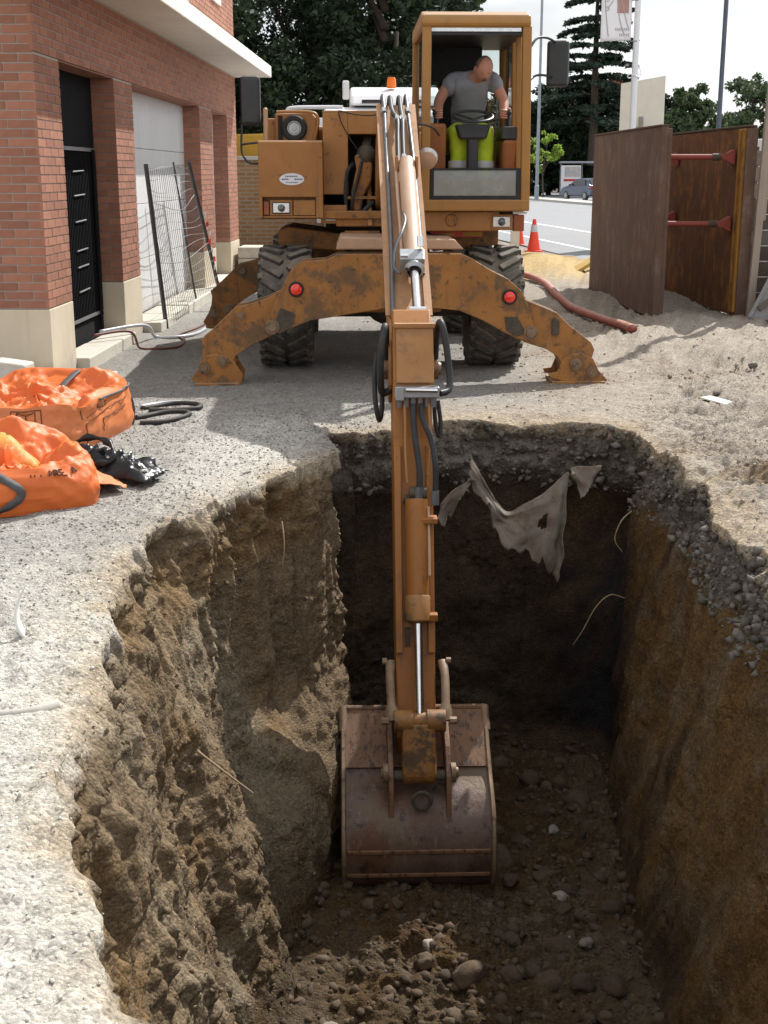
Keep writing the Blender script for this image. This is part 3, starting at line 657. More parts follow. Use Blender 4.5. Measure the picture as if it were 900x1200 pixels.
# bricks
BL, BH, BD = .245, .0735, .03
def brick_shape(l, nm):
    b = MB(); b.box((0, 0, 0), (l, BD, BH-g)); me = bpy.data.meshes.new(nm); me.from_pydata(b.v, [], b.f)
    me.materials.append(MATS['brick']); return me
SH = {}
def shape(l):
    k = round(l, 3)
    if k not in SH: SH[k] = brick_shape(k, 'brick')
    return SH[k]
singles = []; rest = MB()
def lay(face, a, b_, z0, z1, pri):
    """face: 'x' = facade (normal +X), at local x = off ; 'y' = wall facing the trench"""
    n = int((z1-z0)/BH + .5)
    for r_ in range(n):
        zc = z0 + (r_+.5)*BH; s = a - (.5*BL if r_ % 2 else 0)
        while s < b_-.004:
            p, q = max(s, a), min(s+BL-g, b_)
            if q-p > .03: pri.append((face, p, q, zc))
            s += BL
near_l, far_l = [], []
nz = PL + .003
lay('y', -.98, -.0, nz, SOF-.01, near_l)               # seen wall towards the trench, at the corner
lay('x', 0, 11.80-BY, nz, TOPZ, near_l)
lay('x', 13.95-BY, 14.85-BY, nz, TOPZ, near_l)
lay('x', 0, YE-BY, TOPZ, SOF-.01, far_l)
for a, b_ in PIL[2:]: lay('x', a-BY, b_-BY, nz, TOPZ, far_l)
lay('y', -4.2, -.98, nz, SOF-.01, far_l)
lay('x', 8.0, YE-BY, SOF+.20, 5.6, far_l)
for yj in (13.95, 19.5, 22.4):                           # jambs facing the trench
    n = int((TOPZ-nz)/BH+.5)
    for r_ in range(n):
        zc = nz + (r_+.5)*BH
        cuts = ((-REC, -.0+.0),) if r_ % 2 else ((-REC, -.125), (-.114, .0))
        for p, q in cuts: far_l.append(('j', p, q, zc, yj-BY))
allb = near_l[:300]; far_l = near_l[300:] + far_l
rb = random.Random(3)
for it in allb:
    face, p, q, zc = it; o = bpy.data.objects.new('brick', shape(q-p)); COL.objects.link(o); o.parent = wall_o
    pr = rb.uniform(-.0012, .0012)
    if face == 'y': o.location = ((p+q)/2, BD/2-.001+pr, zc)
    else: o.location = (-BD/2+.001+pr, (p+q)/2, zc); o.rotation_euler = (0, 0, math.pi/2)
    if face == 'y': o.location.y = BD/2 - .0 + pr
for it in far_l:
    face, p, q, zc = it[:4]; pr = rb.uniform(-.0012, .0012); h2 = (BH-g)/2
    if face == 'x': rest.bb(-BD+pr, pr, p, q, zc-h2, zc+h2)
    elif face == 'y': rest.bb(p, q, pr, BD+pr, zc-h2, zc+h2)
    else: rest.bb(p, q, it[4]+pr-.006, it[4]+BD, zc-h2, zc+h2)
tag(rest.build('brick_courses', 'brick', wall_o), kind='stuff')
# lintel undersides, canopy slab, roof line
s = MB(); s.bb(-.30, .61, -.9, 12.81, SOF-.02, SOF+.17); s.build('canopy_slab', 'white_render', bld, bevel=.012)
s = MB()
for a, b_ in OPN: s.bb(-REC-.2, -.012, a-BY+.002, b_-BY-.002, TOPZ-.012, TOPZ)
s.build('lintel', 'brick', bld)
w = MB(); w.bb(-.06, .03, 9.9, 10.9, 4.35, 4.43); w.bb(-.06, -.04, 9.95, 10.85, 4.43, 5.4)
ws = w.build('window', 'white_render', bld)
w = MB(); w.bb(-.02, -.01, 10.0, 10.8, 4.46, 5.4); w.build('pane', 'car_glass', ws)
# doors: dark gate, sectional garage door, narrow white door
d = MB(); d.bb(-REC-.06, -REC, 11.80-BY+.0, 13.95-BY, .05, TOPZ); gate = d.build('gate', 'gate_black', bld)  # black board; its upper part stands in for the shade inside the opening
d = MB()
for k in range(34):
    yy = 11.86-BY + k*.062; d.bb(-REC, -REC+.018, yy, yy+.014, .30, TOPZ-.75)
d.build('gate_bars', 'gate_black', gate)
for zz, tt in ((.33, .03), (1.98, .035)):
    d = MB(); d.bb(-REC-.002, -REC+.03, 11.80-BY, 13.9-BY, zz, zz+tt); d.build('gate_rail', 'gate_bar', gate)
for zz in (.62, .86, 1.02, 1.30, 1.55, 1.78):
    d = MB(); yy = 12.9-BY; d.cyl((-REC+.03, yy, zz), (-REC+.03, yy+.42, zz+.01), .009, 6); d.build('gate_handle', 'gate_bar', gate)
d = MB(); d.cyl((-REC+.04, 13.72-BY, .1), (-REC+.04, 13.72-BY, 2.0), .02, 8); d.build('gate_post', 'gate_black', gate)
gd = None
for k in range(4):
    z0 = .10 + k*.655; d = MB(); d.bb(-REC-.05, -REC-(.0 if k % 2 else .002), 14.85-BY, 19.5-BY, z0, z0+.648)
    o = d.build('garage_door' if k == 0 else 'door_panel', 'white_door', bld if k == 0 else gd, bevel=.004)
    if k == 0: gd = o
d = MB(); d.bb(-REC, -REC+.02, 16.9-BY, 17.0-BY, 1.05, 1.30); d.build('door_handle', 'gate_bar', gd)
d = MB(); d.bb(-REC-.05, -REC, 20.7-BY, 22.4-BY, .10, TOPZ); nd_ = d.build('door', 'white_door', bld)
d = MB(); d.bb(-REC, -REC+.03, 20.95-BY, 20.99-BY, 1.05, 1.2); d.build('door_handle', 'gate_bar', nd_)
# kerb blocks along the foot of the facade and thresholds
for (a, b_, hgt, pr) in ((11.82, 12.9, .12, .12), (12.91, 13.93, .115, .115)):
    d = MB(); d.bb(-REC+.05, pr, a-BY, b_-BY, -.2, hgt); d.build('threshold', 'concrete', bld, bevel=.012)
yy = 14.87
while yy < 23.4:
    l = .98 if yy < 19 else .8
    d = MB(); d.bb(-REC+.03, .20+.012*math.sin(yy*3), yy-BY, min(yy+l-.012, 23.5)-BY, -.2, .12+.01*math.sin(yy*5)); d.build('kerb_block', 'concrete', bld, bevel=.012); yy += l

# precast concrete pieces on the ground by the corner
t = thing('concrete_kerb', 'rough pale concrete kerb lying below the brick corner, behind the full orange bag', 'kerb', (-3.45, 10.45, 0), R(-6))
d = MB(); d.prism([(-.75, -.05), (.36, -.05), (.36, .27), (.10, .30), (-.75, .24)], -.11, .11, 'y'); d.build('block', 'concrete', t, bevel=.015)
d = MB(); d.prism([(-1.6, -.05), (-.77, -.05), (-.77, .22), (-1.6, .18)], -.12, .10, 'y'); d.build('block', 'concrete', t, bevel=.015)
d = MB(); d.bb(-1.2, .3, .12, .42, -.05, .14); d.build('channel', 'concrete_grey', t, bevel=.01)
t = thing('concrete_frame', 'square concrete inspection frame set in the gravel beside the brick pillar', 'concrete frame', (-2.80, 10.98, 0))
d = MB(); d.bb(-.24, .24, -.24, -.17, -.1, .09); d.bb(-.24, .24, .17, .24, -.1, .09); d.bb(-.24, -.17, -.17, .17, -.1, .09); d.bb(.17, .24, -.17, .17, -.1, .09)
d.build('rim', 'concrete', t, bevel=.01)
d = MB(); d.bb(-.17, .17, -.17, .17, -.1, .03); d.build('lid', 'concrete_grey', t)

# ---------------------------------------------------------------- wire mesh fence panel leaning on the garage door
t = thing('mesh_fence', 'bent wire mesh fence panel on dark posts leaning against the white garage door', 'fence', (-2.87, 15.23, 0))
A0, A1 = Vector((0, 0, 0)), Vector((-.14, -.10, 1.87)); B0, B1 = Vector((-.02, 4.55, 0)), Vector((-.16, 2.95, 1.93))
for p, q in ((A0, A1), (B0, B1)):
    d = MB(); d.cyl(p, q, .026, 10); d.build('post', 'fence_tube', t, smooth=True)
d = MB(); d.cyl(A0.lerp(B0, .53)+Vector((-.02, 0, .05)), A1.lerp(B1, .60), .012, 8); d.build('middle_post', 'fence_tube', t, smooth=True)
wm = MB(); rw = random.Random(5)
def fp(a, b, k=0):
    p = A0.lerp(A1, b); q = B0.lerp(B1, b); r_ = p.lerp(q, a)
    sag = (-.05*math.sin(a*3.1416*2+k*.9) - .05*math.sin(a*3.1416))*(.3+.7*abs(math.sin(k*1.7)))
    return r_ + Vector((.02*math.sin(a*7+b*5), .01*math.sin(b*9+k), sag))
for i in range(1, 30):
    a = i/30; wm.tube([fp(a + .004*math.sin(j*.5+i), .02+.96*j/14) for j in range(15)], .003, 4)
for j in range(17):
    b = .04+.94*j/16; wm.tube([fp(i/18, b + .004*math.sin(i*.5+j*2), j) for i in range(19)], .0045 if j % 3 == 0 else .003, 4)
wm.build('wire_mesh', 'wire', t)
for k in range(7):
    d = MB(); p = B0.lerp(B1, .62-.05*k); d.box(p + Vector((.05+.012*(k % 3), -.02*(k % 2), -.03*k)), (.006, .05, .07), rot=Matrix.Rotation(.5*math.sin(k*2), 3, 'X') @ Matrix.Rotation(.6*math.cos(k*3), 3, 'Z'))
    d.build('barrier_tape', 'tape_red' if k % 2 else 'tape_white', t)
# ================================================================ EXCAVATOR (local: u right, v away from the trench, w up)
ex = thing('excavator', 'weathered orange wheeled excavator with stabilisers down, boom and bucket reaching into the trench', 'excavator', (-.18, 12.0, 0), R(3))
def P(b, name, mat, parent=ex, **k): return b.build(name, mat, parent, **k)
# ---- undercarriage
b = MB(); b.bb(-.42, .42, -.55, 3.6, .58, 1.02); b.bb(-.34, .34, -.2, 3.2, 1.02, 1.12)
chassis = P(b, 'chassis', 'paint_dirty', bevel=.015)
for vv in (.35, 2.95):
    b = MB(); b.cyl((-.75, vv, .56), (.75, vv, .56), .11, 14); b.ball((0, vv, .56), .21, 14, 9, (1.1, .9, .9)); P(b, 'axle', 'dark_grime', smooth=True)
b = MB(); b.lathe([(0, 1.1), (.58, 1.1), (.62, 1.14), (.62, 1.26), (.56, 1.30), (0, 1.30)], (0, 1.65, 0), (0, 0, 1), 36); P(b, 'slew_ring', 'dark_grime', smooth=True)
def wheel(u, v, out):
    b = MB(); prof = [(.29, -.19), (.36, -.235), (.46, -.245), (.515, -.225), (.525, -.15), (.53, 0), (.525, .15), (.515, .225), (.46, .245), (.36, .235), (.29, .19)]
    b.lathe(prof, (u, v, .555), (1, 0, 0), 40)
    ty = P(b, 'wheel', 'tyre', smooth=True)
    b = MB(); n = 22
    for k in range(n):
        for s in (-1, 1):
            a = 2*math.pi*(k + (.5 if s > 0 else 0))/n
            M = Matrix.Translation((u, v, .555)) @ Matrix.Rotation(a, 4, 'X')
            sk = Matrix.Rotation(s*.62, 3, 'Z')
            b.box((s*.115, 0, .535), (.215, .062, .05), M, sk)
            b.box((s*.218, s*.0-.055, .505), (.055, .06, .07), M)
    P(b, 'tread', 'tyre', ty, bevel=.008)
    b = MB(); o_ = out
    b.lathe([(.0, .10), (.10, .10), (.12, .06), (.20, .02), (.25, .10), (.29, .19), (.30, .20), (.30, .16), (.26, .0)], (u, v, .555), (o_, 0, 0), 28); P(b, 'rim', 'paint_dirty', ty, smooth=True)
for v in (.35, 2.95):
    for s in (-1, 1): wheel(s*.97, v, s)
# side boxes above the wheels, deck of the beam
for s in (-1, 1):
    b = MB(); b.prism([(.42, 1.04), (1.05, 1.10), (1.05, 1.24), (.95, 1.27), (.42, 1.20)], .62, 1.9, 'y', Matrix.Scale(s, 4, (1, 0, 0)) if s < 0 else None)
    P(b, 'tool_box', 'paint_dirty', bevel=.01)
b = MB(); b.prism([(-.50, 1.13), (-.46, 1.235), (.52, 1.215), (.60, 1.13)], -.70, .3, 'y'); P(b, 'deck_plate', 'paint_pale', bevel=.012)
# ---- stabiliser beam and arms
BEAM = [(-.481,1.109),(-.582,1.06),(-.768,1.05),(-.876,.98),(-.928,.888),(-.98,.782),(-1.025,.682),(-1.089,.556),(-1.073,.474),(-.987,.441),(-.863,.502),(-.714,.555),(-.587,.575),(-.11,.65),(.245,.664),(.543,.634),(.755,.547),(.925,.452),(1.051,.39),(1.158,.371),(1.211,.444),(1.15,.60),(1.12,.693),(1.073,.797),(.955,.898),(.805,.972),(.652,1.064),(.55,1.109)]
b = MB(); b.prism(BEAM, -.95, -.93, 'y'); b.prism([(p[0]*.985, .555+(p[1]-.555)*.94 + .012) for p in BEAM], -.93, -.62, 'y'); b.prism(BEAM, -.62, -.60, 'y')
beam = P(b, 'stabiliser_beam', 'paint_dirty', bevel=.006)
for (u, w) in ((-.836, .817), (.969, .748)):
    b = MB(); b.lathe([(0, .034), (.03, .034), (.046, .026), (.05, .0)], (u, -.953, w), (0, -1, 0), 24); P(b, 'tail_lamp', 'red_lens', beam, smooth=True)
    b = MB(); b.lathe([(.050, .02), (.062, .02), (.066, .0)], (u, -.951, w), (0, -1, 0), 24); P(b, 'lamp_ring', 'black_rubber', beam, smooth=True)
ARML = [(-.95,.80),(-1.10,.735),(-1.234,.69),(-1.349,.669),(-1.445,.576),(-1.601,.432),(-1.657,.389),(-1.641,.331),(-1.651,.244),(-1.70,.12),(-1.62,.05),(-1.40,.05),(-1.36,.16),(-1.38,.214),(-1.361,.254),(-1.221,.348),(-1.075,.409),(-.97,.46)]
FOOTL = [(-1.62,.25),(-1.72,.10),(-1.745,.06),(-1.685,-.012),(-1.324,.0),(-1.305,.09),(-1.375,.20),(-1.43,.245),(-1.53,.27)]
ARMR = [(1.06,.74),(1.25,.665),(1.384,.61),(1.494,.504),(1.691,.354),(1.723,.292),(1.704,.218),(1.75,.12),(1.68,.05),(1.45,.06),(1.432,.187),(1.408,.231),(1.311,.294),(1.118,.356),(1.0,.42)]
FOOTR = [(1.44,.20),(1.40,.10),(1.325,.09),(1.34,.055),(1.56,-.012),(1.80,-.012),(1.845,.03),(1.765,.11),(1.71,.22),(1.60,.27),(1.50,.25)]
def stab(ARM, FOOT, v0, pins, dz=0, du=0, nm='stabiliser_arm'):
    M = Matrix.Translation((du, 0, dz)); root = None
    for i, (a, c_) in enumerate(((v0, v0+.022), (v0+.26, v0+.282))):
        b = MB(); b.prism(ARM, a, c_, 'y', M)
        if i == 0: root_b = b
        else: root_b.prism(ARM, a, c_, 'y', M)
    cx = sum(p[0] for p in ARM)/len(ARM); cz = sum(p[1] for p in ARM)/len(ARM)
    root_b.prism([(cx+(p[0]-cx)*.82, cz+(p[1]-cz)*.82) for p in ARM], v0+.022, v0+.26, 'y', M)
    root = P(root_b, nm, 'paint_dirty', bevel=.005)
    b = MB(); b.prism(FOOT, v0-.02, v0-.002, 'y', M); b.prism(FOOT, v0+.284, v0+.302, 'y', M)
    lo = [p for p in FOOT if p[1] < .11]; x0 = min(p[0] for p in FOOT); x1 = max(p[0] for p in FOOT)
    b.box(((x0+x1)/2+du, v0+.14, .012+dz), (x1-x0-.06, .40, .024))
    P(b, 'foot', 'paint_dirty', root, bevel=.006)
    for (u, w, r) in pins:
        b = MB(); b.lathe([(0, .035), (r*.55, .035), (r*.62, .022), (r, .022), (r, 0)], (u+du, v0-.02, w+dz), (0, -1, 0), 16); P(b, 'pin', 'link_steel', root, smooth=True)
    return root
stab(ARML, FOOTL, -.90, [(-1.308,.597,.032),(-1.633,.149,.05),(-1.471,.207,.045)])
stab(ARMR, FOOTR, -.90, [(1.558,.171,.05),(1.701,.104,.045)])
for (u, w) in ((-1.044, .503), (1.159, .444)):
    b = MB(); b.lathe([(0, .03), (.04, .03), (.045, .015), (.062, .015), (.062, 0)], (u, -.95, w), (0, -1, 0), 18); P(b, 'pivot_pin', 'link_steel', beam, smooth=True)
for pl_ in ([(-.86,.62),(-.97,.66),(-1.03,.52),(-.95,.47),(-.86,.53)], [(.93,.58),(1.04,.58),(1.12,.44),(1.04,.41),(.95,.46)]):
    b = MB(); b.prism(pl_, -.957, -.9505, 'y'); P(b, 'wear_plate', 'dark_grime', beam)
b = MB(); b.bb(1.345, 1.41, -.925, -.9, .42, .56); P(b, 'bracket', 'dark_grime', beam, bevel=.006)
for s, (p, q) in ((-1, ((-.92, .70), (-1.22, .60))), (1, ((1.02, .66), (1.28, .56)))):
    b = MB(); b.cyl((p[0], -.76, p[1]), (q[0], -.76, q[1]), .035, 12); P(b, 'stabiliser_ram', 'chrome', smooth=True)
# rear pair, lifted on the left side of the picture
RA = [(p[0], p[1]) for p in ARML]; RF = [(p[0], p[1]) for p in FOOTL]
stab(ARML, FOOTL, 2.05, [(-1.633,.149,.05),(-1.471,.207,.045),(-1.308,.597,.032)], dz=.16, du=-.20)
stab([(-p[0], p[1]) for p in ARML], [(-p[0], p[1]) for p in FOOTL], 3.45, [(1.633,.149,.05),(1.471,.207,.045)], dz=.02, du=-.55)
b = MB(); b.prism([(-1.30,.52),(-1.18,.92),(-.9,1.02),(.45,1.02),(.45,.62),(-.9,.60)], 2.1, 2.3, 'y'); P(b, 'rear_beam', 'paint_dirty', bevel=.008)
# ---- upper structure
b = MB(); b.bb(-1.19, 1.18, .16, 3.5, 1.36, 1.43); b.bb(-.5, .9, .2, 3.3, 1.29, 1.36); P(b, 'deck', 'paint_dirty', bevel=.008)
b = MB(); b.bb(-1.19, 1.18, 2.3, 3.7, 1.43, 2.25); b.bb(-1.19, .2, 1.25, 2.3, 1.43, 2.20); P(b, 'engine_hood', 'paint', bevel=.03)
# front left tank box with its lamp recess
b = MB(); b.prism([(.10, 1.555), (.10, 2.035), (.12, 2.05), (1.2, 2.05), (1.2, 1.37), (.22, 1.37), (.22, 1.555)], -1.195, -.615, 'x')
b.bb(-1.195, -1.165, .10, .22, 1.37, 1.556); b.bb(-.68, -.615, .10, .22, 1.37, 1.556); b.bb(-1.165, -.68, .12, .22, 1.37, 1.385)
tank = P(b, 'tank_box', 'paint', bevel=.006)
b = MB(); b.bb(-1.10, -.895, .135, .20, 1.39, 1.53); b.bb(-.885, -.685, .125, .20, 1.392, 1.528); P(b, 'lamp_panel', 'paint', tank, bevel=.004)
b = MB(); b.bb(-1.078, -.915, .125, .16, 1.408, 1.508); lm = P(b, 'headlamp', 'black_plastic', tank, bevel=.006)
b = MB(); b.bb(-1.070, -.923, .118, .126, 1.415, 1.501); P(b, 'lens', 'lamp_clear', lm, bevel=.004)
b = MB(); b.lathe([(0, .008), (.022, .008), (.034, .002), (.036, 0)], (-.995, .119, 1.458), (0, -1, 0), 18); P(b, 'bulb', 'glass_dark', lm, smooth=True)
b = MB(); b.bb(-1.158, -1.108, .128, .17, 1.395, 1.515); P(b, 'indicator', 'lamp_amber', tank, bevel=.005)
# oval maker's plate on the tank box: two print lines too small to read
b = MB(); n = 28; b.prism([(-.895+.112*math.cos(2*math.pi*k/n), 1.712+.052*math.sin(2*math.pi*k/n)) for k in range(n)], .0945, .0985, 'y'); dc = P(b, 'decal', 'decal_white', tank)
b = MB()
for zz, x0, x1, hh in ((1.738, -.955, -.84, .010), (1.712, -.985, -.925, .012), (1.712, -.87, -.805, .012), (1.684, -.95, -.84, .007)):
    xx = x0; rr = random.Random(int(zz*1000))
    while xx < x1:
        ww = rr.uniform(.008, .016); b.bb(xx, xx+ww, .0925, .0943, zz-hh*.5, zz+hh*.5); xx += ww+.004
P(b, 'decal_print', 'decal_ink', dc)
# air intake behind the tank box
b = MB(); b.bb(-1.15, -.66, .62, 1.2, 1.9, 2.26); b.prism([(-1.06, 2.05), (-1.06, 2.30), (-.72, 2.31), (-.67, 2.26), (-.67, 2.05)], .56, .62, 'y'); sh_ = P(b, 'intake_housing', 'paint', bevel=.015)
b = MB(); b.bb(-1.03, -.99, .545, .562, 2.05, 2.28); P(b, 'grille_slot', 'dark_void', sh_)
b = MB(); b.lathe([(.062, .03), (.075, .045), (.105, .045), (.118, .03), (.118, 0)], (-.88, .555, 2.17), (0, -1, 0), 32); P(b, 'intake_ring', 'black_rubber', sh_, smooth=True)
b = MB(); b.lathe([(0, .03), (.02, .03), (.022, .018), (.05, .018), (.058, .032), (.064, .032), (.066, .02)], (-.88, .555, 2.17), (0, -1, 0), 32); P(b, 'intake_cap', 'steel_grey', sh_, smooth=True)
b = MB(); b.tube(pts(spline([(-.70, .5, 2.05), (-.66, .5, 2.2), (-.67, .5, 2.28), (-.73, .5, 2.31), (-.90, .5, 2.315), (-1.04, .5, 2.31)], 24)), .014, 8); P(b, 'guard_rail', 'paint', smooth=True)
b = MB(); b.cyl((-1.14, .45, 2.03), (-1.14, .45, 2.325), .022, 10); b.ball((-1.14, .45, 2.325), .022); P(b, 'guard_post', 'paint_pale', smooth=True)
b = MB(); b.lathe([(0, .05), (.03, .045), (.035, 0)], (-.86, .9, 2.26), (0, 0, 1), 14); P(b, 'filler_cap', 'paint', smooth=True)
# valve cover in the middle with a dark bay to the boom foot
b = MB(); b.bb(-.615, -.385, .30, 1.5, 1.575, 2.30); b.bb(-.385, -.10, .30, 1.5, 2.11, 2.30); b.bb(-.62, -.10, .305, 1.5, 2.300, 2.315); vcov = P(b, 'valve_cover', 'paint', bevel=.008)
b = MB(); b.bb(-.60, -.12, .75, .80, 1.43, 2.12); P(b, 'bay_back', 'dark_void', vcov)
b = MB(); b.bb(-.640, -.400, .22, .36, 1.315, 1.48); lb_ = P(b, 'label_box', 'paint', bevel=.006)
b = MB(); b.bb(-.593, -.445, .214, .2195, 1.343, 1.42); P(b, 'label_plate', 'decal_white', lb_)
b = MB(); b.bb(-.583, -.455, .2115, .2138, 1.395, 1.412); b.bb(-.583, -.455, .2115, .2138, 1.353, 1.362); b.bb(-.583, -.455, .2115, .2138, 1.372, 1.379); P(b, 'label_print', 'decal_ink', lb_)
# hose swivel and hoses in the bay
b = MB(); b.ball((-.22, .35, 1.93), .085, 14, 9, (1, .9, 1.1)); b.cyl((-.22, .35, 2.0), (-.2, .6, 2.1), .04, 10); P(b, 'hose_swivel', 'dark_grime', smooth=True)
b = MB(); b.prism([(-.34,1.42),(-.36,1.60),(-.31,1.80),(-.33,1.92),(-.25,1.95),(-.16,1.85),(-.17,1.70),(-.24,1.56),(-.27,1.42)], .30, .42, 'y'); P(b, 'swivel_arm', 'paint_dirty', bevel=.02)
b = MB(); b.tube(pts(spline([(-.40, .28, 1.36), (-.41, .25, 1.6), (-.39, .27, 1.78), (-.34, .35, 1.85)], 16)), .018, 8); b.tube(pts(spline([(-.36, .3, 1.38), (-.345, .24, 1.55), (-.3, .28, 1.7), (-.26, .3, 1.87)], 16)), .014, 8)
b.tube(pts(spline([(-.30, .3, 1.32), (-.25, .24, 1.42), (-.17, .26, 1.5), (-.12, .4, 1.55)], 14)), .022, 8); b.tube(pts(spline([(-.33, .33, 1.3), (-.24, .29, 1.34), (-.15, .3, 1.37), (-.1, .4, 1.40)], 14)), .022, 8); P(b, 'bay_hoses', 'hose_black', smooth=True)
b = MB(); b.bb(-.40, -.10, .25, .40, 1.535, 1.56); b.bb(-.42, -.10, .20, .36, 1.225, 1.25); P(b, 'bay_shelf', 'paint_dirty')
b = MB(); b.tube(pts(spline([(-.47, .3, 2.30), (-.44, .25, 2.2), (-.36, .25, 2.06), (-.30, .28, 1.98)], 16)), .006, 6); b.tube(pts(spline([(-.47, .32, 2.315), (-.3, .1, 2.27), (-.16, -.3, 2.25), (-.1, -.7, 2.27)], 16)), .006, 6); P(b, 'cable', 'black_rubber', smooth=True)
# boom foot brackets
for s in (-1, 1):
    b = MB(); b.prism([(.15, 1.30), (1.0, 1.30), (.9, 1.60), (.66, 1.78), (.50, 1.75), (.22, 1.42)], s*.19-.02, s*.19+.02, 'x'); P(b, 'boom_bracket', 'paint', bevel=.006)
# ---- cab
CX0, CX1, CF, CB = .255, 1.225, -.10, 1.42
cab = None
def post(p0, p1, w=.085, d=.085):
    b = MB(); p0 = Vector(p0); p1 = Vector(p1); ax = (p1-p0); M = Matrix.Translation((p0+p1)/2) @ ax.to_track_quat('Z', 'Y').to_matrix().to_4x4()
    b.box((0, 0, 0), (w, d, ax.length), M); return b
b = MB(); b.prism([(CF-.06, 3.02), (CF-.03, 3.09), (CF+.12, 3.13), (CB-.1, 3.11), (CB, 3.03), (CB, 2.985), (CF-.04, 2.985)], CX0-.0, CX1-.02, 'x')
cab = P(b, 'cab_roof', 'paint_cab', bevel=.02)
b = MB(); b.bb(CX0+.05, CX1-.07, CF+.02, CB-.05, 2.93, 2.975); P(b, 'headliner', 'black_plastic', cab)
b = MB(); b.bb(CX0+.08, CX1-.10, CF-.01, CF+.03, 2.955, 2.985); P(b, 'stowed_windscreen', 'lamp_clear', cab)
for nm, p0, p1, w, d in (('front_post', (CX0+.04, CF, 1.44), (CX0+.05, CF, 3.0), .075, .08), ('front_post', (CX1-.03, CF, 1.44), (CX1-.05, CF, 3.0), .075, .08),
                         ('rear_post', (CX0+.04, CB-.05, 1.44), (CX0+.05, CB-.05, 3.0), .08, .09), ('rear_post', (CX1-.05, CB-.05, 1.44), (CX1-.07, CB-.05, 3.0), .08, .09),
                         ('door_post', (CX1-.03, .62, 1.44), (CX1-.06, .62, 3.0), .05, .06), ('door_frame', (CX1-.06, .12, 1.5), (CX1-.09, .12, 2.95), .04, .05)):
    P(post(p0, p1, w, d), nm, 'paint_cab', cab, bevel=.012)
b = MB(); b.bb(CX0+.003, CX1+.008, CF-.045, CF+.05, 1.435, 1.535); P(b, 'front_sill', 'paint_cab', cab, bevel=.012)
b = MB(); b.bb(CX0+.02, CX0+.06, CF+.05, CB-.1, 1.44, 1.78); b.bb(CX1-.06, CX1-.01, CF+.05, CB-.1, 1.44, 1.75); b.bb(CX0+.08, CX1-.09, CB-.08, CB-.03, 1.44, 2.05); P(b, 'side_panel', 'paint_cab', cab, bevel=.01)
b = MB(); b.bb(CX0+.06, CX1-.06, CF+.02, CB-.08, 1.50, 1.54); P(b, 'cab_floor', 'black_rubber', cab)
# lower front pane in its dark rubber frame
b = MB(); x0, x1, z0, z1 = CX0+.085, CX1-.075, 1.535, 1.80
b.bb(x0, x1, CF-.03, CF+.0, z0, z0+.035); b.bb(x0, x1, CF-.03, CF+.0, z1-.012, z1+.008); b.bb(x0, x0+.035, CF-.03, CF, z0+.035, z1-.012); b.bb(x1-.04, x1, CF-.03, CF, z0+.035, z1-.012)
fr_ = P(b, 'lower_window', 'black_rubber', cab)
b = MB(); b.bb(x0+.03, x1-.03, CF-.018, CF-.012, z0+.03, z1-.01); P(b, 'pane', 'glass_dust_sheen', fr_)
b = MB(); b.bb(CX0+.035, CX0+.041, CF+.05, CB-.1, 1.80, 2.95); P(b, 'side_pane', 'glass_clear', cab)
b = MB(); b.bb(CX1-.065, CX1-.06, .66, CB-.1, 1.80, 2.95); P(b, 'side_pane', 'glass_clear', cab)
b = MB(); b.bb(CX0+.10, CX1-.12, CB-.05, CB-.044, 2.06, 2.95); P(b, 'rear_pane', 'glass_clear', cab)
b = MB(); b.bb(CX0+.10, CX0+.66, CB-.30, CB-.26, 2.62, 2.93); P(b, 'sun_blind', 'seat_cloth', cab)
# bumper under the cab
b = MB(); b.bb(.27, .98, -.02, .16, 1.255, 1.43); bmp = P(b, 'bumper', 'paint', bevel=.012)
b = MB(); b.lathe([(0, .012), (.048, .012), (.056, .004), (.058, 0)], (.546, -.022, 1.352), (0, -1, 0), 24); P(b, 'round_cap', 'paint_dirty', bmp, smooth=True)
b = MB(); b.bb(.905, 1.10, -.03, .12, 1.265, 1.405); P(b, 'lamp_panel', 'paint', bmp, bevel=.008)
b = MB(); b.bb(.922, 1.075, -.045, -.028, 1.29, 1.388); lm = P(b, 'headlamp', 'lamp_clear', bmp, bevel=.008)
b = MB(); b.lathe([(0, .008), (.02, .008), (.034, .002), (.036, 0)], (1.0, -.046, 1.338), (0, -1, 0), 18); P(b, 'bulb', 'glass_dark', lm, smooth=True)
b = MB(); b.bb(1.11, 1.205, -.03, .08, 1.255, 1.40); P(b, 'indicator', 'lamp_amber', bmp, bevel=.006)
b = MB(); b.bb(1.10, 1.225, -.05, .10, 1.408, 1.43); P(b, 'step_edge', 'decal_white', bmp)
b = MB(); b.bb(.38, .86, .3, .34, 1.19, 1.24); P(b, 'hazard_strip', 'tape_red', bmp)
b = MB(); b.bb(.44, .60, .295, .299, 1.20, 1.225); b.bb(.68, .86, .295, .299, 1.20, 1.235); P(b, 'hazard_mark', 'yellow_skip', bmp)
